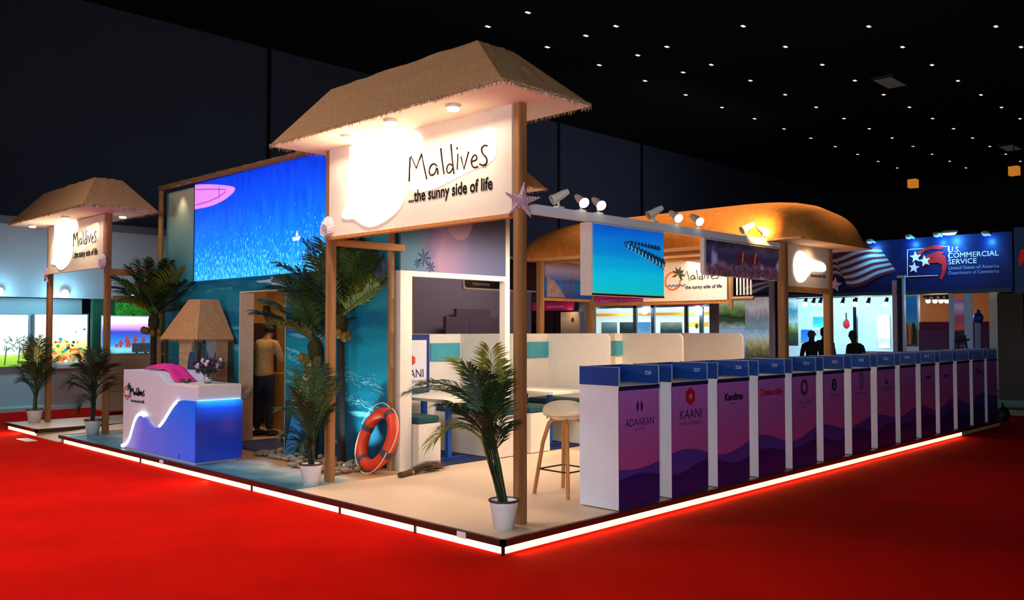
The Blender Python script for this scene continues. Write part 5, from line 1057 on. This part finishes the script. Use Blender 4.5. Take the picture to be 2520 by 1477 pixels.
# ---------------------------------------------------------------- commercial service booth
XU = 18.0
us = thing('flag_booth', 'navy booth with flag stripes, star emblem and white lettering on its header', 'booth', PX(2300, 900, 'X', XU))
NAVH = M('header_navy', '#061858', .5)
aY = PX(1820, 650, 'X', XU).y; bY = PX(2492, 650, 'X', XU).y
m = MB(); m.box((XU, bY, 2.585), (XU+.3, aY, 3.92)); hdx = m.build('header', NAVH, us)
m = MB(); m.box((XU-.15, bY, 2.50), (XU+.3, aY, 2.585)); m.build('header_rail', M('rail_dark', '#3a4450', .5), us)
STR = [M('flag_red', '#7c1c2c', .6), M('flag_white', '#c8c4cc', .6), M('flag_blue', '#1c5c9c', .6)]
m = MB()
# large flag print: stripes flowing from upper left to right
def flag(m, top, bot, n, cols, dep=.02, steps=16):
    def at(pl, t):
        k = t*(len(pl)-1); i = min(len(pl)-2, int(k)); f = k-i; return (pl[i][0]*(1-f)+pl[i+1][0]*f, pl[i][1]*(1-f)+pl[i+1][1]*f)
    for s in range(n):
        m.cur = cols[s % len(cols)]; vs = []
        for k in range(steps+1):
            t = k/steps; a = at(top, t); b = at(bot, t)
            for f in (s/n, (s+1)/n):
                p = PX(a[0]*(1-f)+b[0]*f, a[1]*(1-f)+b[1]*f, 'X', XU-dep-.02*math.sin(t*5)); vs.append(p)
        m.add(vs, [(k*2, k*2+1, k*2+3, k*2+2) for k in range(steps)])
tp = smooth([(2052, 632), (2075, 622), (2100, 610), (2130, 604), (2150, 608), (2165, 609)], 3); bt = smooth([(2086, 706), (2105, 708), (2130, 700), (2160, 682), (2185, 674), (2206, 668)], 3)
flag(m, tp, bt, 11, (0, 1)); flag(m, smooth([(2047, 640), (2056, 636), (2064, 650), (2075, 668)], 2), smooth([(2047, 682), (2058, 680), (2070, 682), (2080, 684)], 2), 6, (1, 0), .01)
m_small = MB(); flag(m_small, [(1832, 700), (1860, 690), (1905, 688)], [(1832, 737), (1860, 726), (1905, 700)], 5, (0, 1)); m.cur = 2; flag(m, [(2047, 612), (2080, 612)], [(2047, 628), (2062, 626)], 1, (2,))
m.build('flag_print', STR, hdx); m = m_small; m.build('small_flag_print', STR, hdx)
EW = M('emblem_white', '#e8ecf8', .5, es=.25); ER = M('emblem_red', '#d81c20', .5, es=.15)
def pxpoly(m, pts, X, th=.01):
    P_ = [PX(x, y, 'X', X) for x, y in pts]; m.add(P_+[p+Vector((th, 0, 0)) for p in P_], [list(range(len(P_)))]+[list(range(len(P_), 2*len(P_)))[::-1]])
m = MB()
for a, b in (((2233, 615), (2336, 606)), ((2233, 681), (2308, 678)), ((2233, 615), (2233, 681)), ((2336, 606), (2336, 640))):
    m.tube([PX(*a, 'X', XU-.01), PX(*b, 'X', XU-.01)], .008, 5)
def star(m, px, py, r, rot=0):
    pts = []
    for i in range(10):
        a = math.pi/2+i*math.pi/5+rot; rr = r if i % 2 == 0 else r*.42; pts.append((px+rr*math.cos(a), py-rr*math.sin(a)))
    pxpoly(m, pts, XU-.03)
star(m, 2253, 633, 15, .1); star(m, 2276, 642, 15, .2); star(m, 2249, 659, 14, -.1)
m.build('stars_and_frame', EW, hdx)
m = MB()
for pts in ([(2258, 622), (2275, 610), (2300, 603), (2322, 604), (2316, 614), (2295, 613), (2275, 618), (2262, 630)], [(2268, 634), (2290, 624), (2310, 622), (2325, 630), (2330, 650), (2326, 672), (2318, 688), (2312, 686), (2318, 668), (2318, 652), (2308, 646), (2285, 648), (2272, 656), (2275, 640), (2300, 634)], [(2285, 626), (2310, 618), (2325, 622), (2312, 628)]):
    pxpoly(m, pts, XU-.02)
m.build('ribbon', ER, hdx)
def uline(s, px0, px1, py, size, mat, bold=.002, shear=0):
    a = PX(px0, py, 'X', XU-.01); b = PX(px1, py, 'X', XU-.01); text_mb(s, size, a, (0, -1, 0), (0, 0, 1), (-1, 0, 0), .004, 0, width=a.y-b.y, shear=shear).build('lettering', mat, hdx)
uline('U.S.', 2332, 2362, 621, .18, EW, 0); uline('COMMERCIAL', 2332, 2457, 635.5, .175, EW, 0); uline('SERVICE', 2333, 2403, 651, .175, EW, 0)
EW2 = M('emblem_grey', '#8fa4d0', .5, es=.15); uline('United States of America', 2334, 2458, 664, .12, EW2); uline('Department of Commerce', 2334, 2458, 676, .12, EW2)
for px, py, big, lab in ((2336, 573, 1, 'large lit floodlight above the star emblem header'), (2236, 583, 0, 'small lamp above the frame of the star emblem'), (2305, 578, 0, 'small lamp left of the large floodlight'), (2425, 575, 0, 'small lamp above the right end of the white lettering'), (2140, 594, 0, 'small lamp above the flag print')):
    c = PX(px, py, 'X', XU-.35); t = thing('header_lamp', lab, 'lamp', c, 'lamps on the navy header'); MB().tube([c+Vector((.35, 0, .0)), c+Vector((.03, 0, .05))], .03, 8).build('arm', LAMPW, t)
    MB().ball(c+Vector((0, 0, .02)), (.09, .09 if not big else .2, .05), 12, 6).build('head', LAMPW, t); MB().ball(c-Vector((0, 0, .02)), (.075, .07 if not big else .17, .04), 12, 6).build('lens', M('cyan_lens', '#c8f4ff', es=4 if big else 1.4, ecol='#9fe4ff') if big else M('cyan_lens2', '#a8dcf0', es=.9, ecol='#8fd0f0'), t)
    point('header_glow', c+Vector((.12 if big else .2, 0, -.16)), 26 if big else 9, (.05, .45, 1), .03)
    spot('header_spot', c+Vector((0, 0, -.05)), c+Vector((.35, 0, -.9)), 160 if big else 60, (.15, .6, 1), 100, .9, .05)
rt2 = thing('right_booth', 'bright blue side fascia with emblem cut by the right photo edge', 'booth', PX(2515, 900, 'X', 17.2)); rect('X', 17.2, 2496, 556, 2600, 722, .2).build('fascia', M('fascia_blue', '#0c4c7c', .5, es=.06), rt2)
m = MB(); pxp = [(2505, 640), (2512, 615), (2530, 610), (2530, 640), (2518, 645), (2510, 655)]; P_ = [PX(x, y, 'X', 17.17) for x, y in pxp]; m.add(P_, [list(range(6))]); m.build('emblem_part', ER, rt2)
rect('X', 18.5, 2490, 722, 2600, 1010, .1).build('rear_wall', M('rwall', '#5a5a6a', .7, es=.05), rt2); rect('X', 17.4, 2500, 860, 2600, 905, .3).build('counter', WHITE, rt2)
c = PX(2512, 768, 'X', 17.3); MB().ball(c, .12, 12, 7).build('lamp', GLOWC, rt2)
cm = thing('dark_column', 'tall near-black panel column at the right end of the counters', 'column', PX(2488, 1000, 'X', 15.2)); rect('X', 15.2, 2456, 722, 2520, 985, .5).build('shaft', M('col_black', '#0c0e14', .5, var=.5, vs=(2, 2, 2)), cm)
# booth interior, its bright light partly put into glowing walls
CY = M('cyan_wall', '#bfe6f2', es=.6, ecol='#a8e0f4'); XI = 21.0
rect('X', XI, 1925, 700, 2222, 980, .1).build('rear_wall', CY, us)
rect('X', XU-.2, 2197, 690, 2206, 950, .15).build('upright', M('pinkup', '#a48c9c', .6, es=.08), us); rect('X', XU-.25, 2209, 682, 2224, 950, .1).build('upright', NAVY, us); rect('X', XU-.27, 2207, 678, 2226, 684, .12).build('upright_cap', WHITE, us); rect('X', XU-.26, 2221, 684, 2226, 950, .12).build('upright_edge', WHITE, us)
rect('X', XU+1.5, 2100, 735, 2108, 930, .1).build('upright', NAVY, us)
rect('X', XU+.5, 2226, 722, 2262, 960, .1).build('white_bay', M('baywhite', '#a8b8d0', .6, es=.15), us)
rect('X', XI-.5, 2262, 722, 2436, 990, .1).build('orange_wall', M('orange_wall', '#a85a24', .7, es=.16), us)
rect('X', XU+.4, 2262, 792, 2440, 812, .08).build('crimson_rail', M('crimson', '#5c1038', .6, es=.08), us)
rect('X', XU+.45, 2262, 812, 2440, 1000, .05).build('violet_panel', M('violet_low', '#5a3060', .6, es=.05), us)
rect('X', XU, 2336, 722, 2345, 960, .1).build('upright', M('upright_blue', '#8fa8c8', .5, es=.1), us); rect('X', XU+.1, 2374, 722, 2392, 960, .1).build('upright', M('upright_blue', '#8fa8c8', .5, es=.1), us); rect('X', XU, 2435, 716, 2456, 960, .15).build('upright', CREAM, us)
def poster(px0, py0, px1, py1, X, mt_, lab, name='poster'):
    t = thing(name, lab, 'poster', PX((px0+px1)/2, py1, 'X', X)); s = rect('X', X, px0, py0, px1, py1, .03).build('sheet', mt_, t); rect('X', X+.015, px0-1.5, py0-1.5, px1+1.5, py1+1.5, .03).build('frame', WHITE, t); return s
s = poster(2226, 730, 2257, 852, XU+.3, PIC('po1', [(0, '#20402c'), (.3, '#6a4a40'), (.45, '#3c8cb0'), (.7, '#1c6cc0'), (1, '#1484d8')], 2, (9, 9, 3), .12, es=.25), 'blue poster of a group of people under an arch')
m = MB()
for px, col in ((2231, 0), (2240, 1), (2249, 2)):
    m.cur = col; c = PX(px, 848, 'X', XU+.29); m.prism(smooth([(-.06, 0), (-.07, .35), (-.04, .5), (0, .58), (.04, .5), (.07, .35), (.06, 0), (-.06, 0)], 2), c, (0, -1, 0), (0, 0, 1), (-1, 0, 0), .004)
m.build('people_print', [M('pp1', '#8c3460', .5, es=.15), M('pp2', '#a8782c', .5, es=.15), M('pp3', '#1c3c20', .5, es=.05)], s)
poster(2349, 738, 2372, 850, XU+.3, PIC('po2', [(0, '#10142c'), (.3, '#1c1c34'), (.36, '#c8503c'), (.6, '#8c4464'), (.85, '#c0a0c8'), (1, '#7c5c9c')], 2, (2, 2, 2), .08, es=.22), 'pink and red sunset poster between two pale uprights')
poster(1937, 738, 1963, 850, XI-.3, PIC('po3', [(0, '#14242c'), (.2, '#2c4c3c'), (.35, '#6c8c2c'), (.5, '#a8d4e0'), (.75, '#2c8cb0'), (1, '#d0ecf4')], 2, (5, 5, 4), .22, es=.4, detail=7), 'collage poster of green leaves and blue water right of the timber post')
poster(1972, 812, 1996, 842, XI-.3, PIC('po4', [(0, '#6c7c9c'), (.2, '#1c84e0'), (1, '#0c5cc8')], 2, (2, 2, 2), .06, es=.7), 'small square bright blue poster left of the bald man')
poster(2001, 780, 2033, 812, XI-.35, PIC('po5', [(0, '#d8f4f4'), (.25, '#3cc8e8'), (.6, '#14a0dc'), (1, '#148cd0')], 2, (2, 2, 2), .08, es=.8), 'turquoise sea poster above the two men')
poster(2160, 777, 2190, 857, XI-.6, PIC('po6', [(0, '#e8f8f4'), (.2, '#a8e4dc'), (.4, '#ecfcfc'), (1, '#ffffff')], 2, (6, 6, 6), .2, es=1.0), 'bright white light box poster at the right of the cyan room')
s = thing('red_ornament', 'red hanging ornament on the white wall near the standing person', 'decoration', PX(2083, 808, 'X', XI-.4)); MB().ball(PX(2083, 797, 'X', XI-.35), (.03, .1, .14), 10, 6, .15).build('ornament', M('orn_red', '#c01c3c', .6, es=.2), s); MB().tube([PX(2082, 770, 'X', XI-.35), PX(2083, 790, 'X', XI-.35)], .02, 6).build('cord', DARK, s)
t = thing('track_lights', 'white track of lamps across the cyan booth ceiling', 'lamp', PX(2120, 730, 'X', 19.5))
m = MB(); m.tube([PX(1960, 735, 'X', 19.5), PX(2200, 726, 'X', 19.5)], .03, 6); m.build('track', LAMPW, t)
for px in (1985, 2005, 2022, 2077, 2108, 2140, 2184):
    c = PX(px, 742, 'X', 19.4); hd_ = MB().tube([c+Vector((.0, 0, .1)), c+Vector((-.05, .03, -.06))], [.04, .06], 8).build('lamp_head', DARK, t); MB().ball(c+Vector((-.06, .02, -.08)), .075 if px in (2108, 2184, 1985) else .045, 10, 6).build('lens', GLOWC, t)
t = thing('lamp_cluster', 'cluster of four small white lamps against the orange wall', 'lamp', PX(2300, 740, 'X', 19))
m = MB(); m.tube([PX(2272, 731, 'X', 19), PX(2334, 728, 'X', 19)], .03, 6); m.build('rail', DARK, t)
for px in (2284, 2301, 2316, 2330): c = PX(px, 741, 'X', 18.9); MB().tube([c+Vector((0, 0, .15)), c], [.05, .05], 8).build('lamp_head', DARK, t); MB().ball(c, .06, 10, 6).build('lens', GLOWC, t)
point('cyan_room', PX(2120, 760, 'X', 19.8), 60, COOL, .3); point('cyan_room', PX(1990, 760, 'X', 19.8), 50, COOL, .3); point('orange_room', PX(2310, 748, 'X', 19), 14, (1, .75, .5), .2)
t = thing('reception_desk', 'low white desk behind the standing person in the cyan booth', 'desk', PX(2165, 900, 'X', 19.0)); rect('X', 19.0, 2125, 865, 2196, 990, .4).build('body', WHITE, t)
t = thing('blue_figurine', 'small blue bust shaped object on a white pedestal by the orange wall', 'decoration', PX(2407, 900, 'X', XU+.3)); MB().ball(PX(2407, 783, 'X', XU+.3), (.08, .12, .14), 10, 7).build('figure', M('fig_blue', '#102c8c', .4), t); MB().ball(PX(2407, 768, 'X', XU+.3), (.04, .05, .06), 10, 7).build('head', MC['fig_blue'], t); rect('X', XU+.25, 2400, 795, 2415, 990, .1).build('pedestal', M('ped', '#8890b0', .5), t)
t = thing('easel', 'dark easel standing in front of the sunset poster', 'easel', PX(2366, 950, 'X', 16.5)); m = MB()
for a, b in (((2352, 885), (2362, 825)), ((2383, 885), (2374, 825)), ((2350, 838), (2386, 836))): m.tube([PX(*a, 'X', 16.5), PX(*b, 'X', 16.5)], .025, 6)
a = PX(2352, 885, 'X', 16.5); b = PX(2383, 885, 'X', 16.5); m.tube([a, (a.x, a.y+.1, -.11)], .025, 6); m.tube([b, (b.x, b.y-.1, -.11)], .025, 6); m.build('frame', DARK, t)
# far platform strip, bag and tiles at the right end
t = thing('far_platform', 'pale strip of a neighbouring platform at the right photo edge', 'platform', PX(2500, 990, 'Z', 0)); a = PX(2462, 985, 'Z', 0)
bx((14.9, -3.5, -.11), (20.5, 3.0, 0)).build('deck', M('far_deck', '#7c7458', .6), t)
t = thing('black_bag', 'black bag slumped on the carpet past the last counter', 'bag', PX(2468, 1038, 'Z', -.11)); c = PX(2468, 1040, 'Z', -.11); MB().ball(c+Vector((0, 0, .15)), (.16, .12, .15), 12, 8, .06).build('bag_body', DARK, t); MB().tube([c+Vector((-.08, 0, .26)), c+Vector((0, 0, .36)), c+Vector((.08, 0, .26))], .012, 6).build('handle', DARK, t)
# ---------------------------------------------------------------- people
def skin(name, verts, edges, radii, mat, parent, root=0, sub=2):
    """one continuous limb or body surface grown from a joint skeleton"""
    me = D.meshes.new(name); b = base_of(parent); me.from_pydata([tuple(Vector(v)-b) for v in verts], edges, []); o = D.objects.new(name, me); COL.objects.link(o)
    bpy.context.view_layer.objects.active = o
    md = o.modifiers.new('skin', 'SKIN'); md.use_smooth_shade = True
    sv = me.skin_vertices[0].data
    for i, r_ in enumerate(radii):
        sv[i].radius = (r_, r_) if not hasattr(r_, '__len__') else r_; sv[i].use_root = (i == root)
    sd = o.modifiers.new('sub', 'SUBSURF'); sd.levels = sub; sd.render_levels = sub
    dg = bpy.context.evaluated_depsgraph_get(); nm = D.meshes.new_from_object(o.evaluated_get(dg)); D.objects.remove(o); nm.name = name
    o = D.objects.new(name, nm); COL.objects.link(o); o.parent = parent; BASE[o.name] = b; nm.materials.clear(); nm.materials.append(mat)
    for p in nm.polygons: p.use_smooth = True
    return o
def person(foot, face, hgt, label, top_mat, leg_mat, skin_mat, hair_mat, arms='down', bow=0.0, hair=True, bald=False):
    """standing figure; face = heading angle; arms 'down' or 'phone'"""
    F_ = Vector((math.cos(face), math.sin(face), 0)); R_ = Vector((math.sin(face), -math.cos(face), 0)); S = hgt/1.75; O = Vector(foot)
    def q(r, f, z): return O+(R_*r+F_*f)*S+Vector((0, 0, z*S))
    p = thing('person', label, 'person', O)
    hip, wst, chest, sh, nk = q(0, 0, .93), q(0, .0, 1.08), q(0, -.01+bow*.05, 1.30), q(0, -.01+bow*.10, 1.42), q(0, .01+bow*.16, 1.50)
    hd0, hd1, hd2 = q(0, .03+bow*.24, 1.58), q(0, .04+bow*.34, 1.66), q(0, .02+bow*.36, 1.735)
    V = [hip, wst, chest, sh, nk, hd0, hd1, hd2]; E_ = [(i, i+1) for i in range(7)]; Rd = [.10, .10, .11, .075, .052, .07, .088, .06]
    Rd = [r*S for r in Rd]
    for sg in (-1, 1):
        k = len(V); V += [q(.09*sg, 0, .86), q(.10*sg, .01, .48), q(.11*sg, -.02, .10), q(.11*sg, .12, .035)]; E_ += [(0, k), (k, k+1), (k+1, k+2), (k+2, k+3)]; Rd += [.085*S, .055*S, .038*S, .035*S]
        k = len(V)
        if arms == 'phone': el = q(.25*sg, .06, 1.14) if sg < 0 else q(.25*sg, .10, 1.16); wr = q(.10*sg, .30, 1.20); hn = q(.05*sg, .35, 1.24)
        else: el = q(.24*sg, -.02, 1.12); wr = q(.25*sg, .06, .88); hn = q(.25*sg, .08, .80)
        V += [q(.17*sg, -.01+bow*.09, 1.41), el, wr, hn]; E_ += [(3, k), (k, k+1), (k+1, k+2), (k+2, k+3)]; Rd += [.055*S, .04*S, .027*S, .03*S]
        # five fingers rooted in the palm
        d = (hn-wr).normalized(); side = d.cross(Vector((0, 0, 1)) if abs(d.z) < .8 else F_).normalized(); cu = (F_*.3+Vector((0, 0, -.4))).normalized() if arms != 'phone' else Vector((0, 0, .5))
        for fi in range(4):
            kk = len(V); o_ = side*(fi-1.5)*.018*S; L_ = (.065, .075, .07, .055)[fi]*S; V += [hn+d*.025*S+o_, hn+d*(.025*S+L_*.55)+o_, hn+d*(.025*S+L_*.9)+o_+cu*L_*.3]; E_ += [(k+3, kk), (kk, kk+1), (kk+1, kk+2)]; Rd += [.010*S, .009*S, .008*S]
        kk = len(V); V += [hn-side*sg*.03*S, hn-side*sg*.045*S+d*.03*S]; E_ += [(k+3, kk), (kk, kk+1)]; Rd += [.011*S, .009*S]
    body = skin('body', V, E_, Rd, skin_mat, p)
    # face: nose, ears, eyes
    fdir = (F_+Vector((0, 0, -.5*bow))).normalized(); hc = hd1
    m = MB(); m.ball(hc+fdir*.105*S-Vector((0, 0, .012*S)), (.014*S, .014*S, .022*S), 8, 6)
    for sg in (-1, 1): m.ball(hc+R_*.088*S*sg, (.02*S, .02*S, .03*S), 8, 6)
    m.build('ears_and_nose', skin_mat, body)
    m = MB()
    for sg in (-1, 1): m.ball(hc+fdir*.088*S+R_*.032*S*sg+Vector((0, 0, .012*S)), .010*S, 8, 6)
    m.build('eyes', M('eye_dark', '#140c0a', .3), body)
    m = MB(); m.ball(hc+fdir*.092*S-Vector((0, 0, .045*S)), (.022*S, .014*S, .006*S), 8, 5); m.build('mouth', M('lip', '#5a2a24', .5), body)
    if hair:
        m = MB(); hb_ = hd1.lerp(hd2, .45)-F_*.02*S; m.ball(hb_+Vector((0, 0, .012)), (.098*S, .098*S, .098*S) if not bald else (.085*S, .085*S, .05*S), 16, 10, .03); m.ball(hb_-F_*.032*S-Vector((0, 0, .055*S)), (.09*S, .09*S, .085*S), 14, 8, .03); m.build('hair', hair_mat, p)
    # clothes
    V2 = [q(0, 0, .98), wst, chest, sh, q(0, bow*.13, 1.475)]; E2 = [(0, 1), (1, 2), (2, 3), (3, 4)]; R2 = [.165, .15, .15, .10, .062]
    V2.insert(0, q(0, 0, .90)); E2 = [(i, i+1) for i in range(5)]; R2.insert(0, .175)
    for sg in (-1, 1):
        k = len(V2)
        if arms == 'phone': el = q(.25*sg, .06, 1.14) if sg < 0 else q(.25*sg, .10, 1.16); wr = q(.12*sg, .28, 1.19)
        else: el = q(.24*sg, -.02, 1.12); wr = q(.25*sg, .055, .90)
        V2 += [q(.17*sg, -.01+bow*.09, 1.41), el, wr]; E2 += [(4, k), (k, k+1), (k+1, k+2)]; R2 += [.075, .056, .042]
    skin('top', V2, E2, [r*S for r in R2], top_mat, p)
    V3_ = [q(0, 0, .98), q(0, 0, .90)]; E3 = [(0, 1)]; R3 = [.145, .15]
    for sg in (-1, 1):
        k = len(V3_); V3_ += [q(.09*sg, 0, .82), q(.10*sg, .01, .48), q(.11*sg, -.02, .09)]; E3 += [(1, k), (k, k+1), (k+1, k+2)]; R3 += [.10, .078, .062]
    skin('trousers', V3_, E3, [r*S for r in R3], leg_mat, p)
    for sg in (-1, 1): m = MB(); c = q(.11*sg, .05, .04); m.ball(c, (.06*S+abs(F_.x)*.07, .06*S+abs(F_.y)*.07, .045*S), 12, 7); m.build('shoe', DARK, p)
    return p
SKIN_ = M('skin_brown', '#7a4a34', .6); HAIR = M('hair_black', '#0c0908', .7)
CHK = M('checked_shirt', '#b08a58', .85, var=.22, vs=(30, 30, 30)); JEAN = M('jeans', '#151d33', .9, var=.1)
SUIT = M('dark_suit', '#0a0a10', .8); GREYH = M('hair_grey', '#4a4a4c', .8)
mq = PX(650, 900, 'Y', 7.3)
mp_ = person((mq.x, 7.3, 0), math.radians(28), 1.72, 'man in a beige checked shirt and dark jeans looking at his phone in the doorway', CHK, JEAN, SKIN_, HAIR, 'phone', .55)
F_ = Vector((math.cos(math.radians(28)), math.sin(math.radians(28)), 0)); ph = Vector((mq.x, 7.3, 0))+F_*.40+Vector((0, 0, 1.28))
o = MB().box(ph-Vector((.01, .035, .07)), ph+Vector((.01, .035, .07))).build('smartphone', DARK); tag(o, 'dark smartphone held by the man in the doorway', 'phone')
def stand_at(px, X): c = PX(px, 813, 'X', X); return (X, c.y, -.11)
person(stand_at(1997, 15.6), math.radians(20), 1.70, 'bald man in a dark suit with his back turned between the timber posts', SUIT, SUIT, M('skin_dim', '#3c2820', .7), GREYH, 'down', 0, True, True)
person(stand_at(2028, 16.2), math.radians(10), 1.74, 'dark haired person partly behind the right timber post', SUIT, SUIT, MC['skin_dim'], HAIR, 'down', 0)
person(stand_at(2105, 15.8), math.radians(170), 1.66, 'person in dark clothes standing alone before the cyan booth', SUIT, SUIT, MC['skin_dim'], HAIR, 'down', .3)
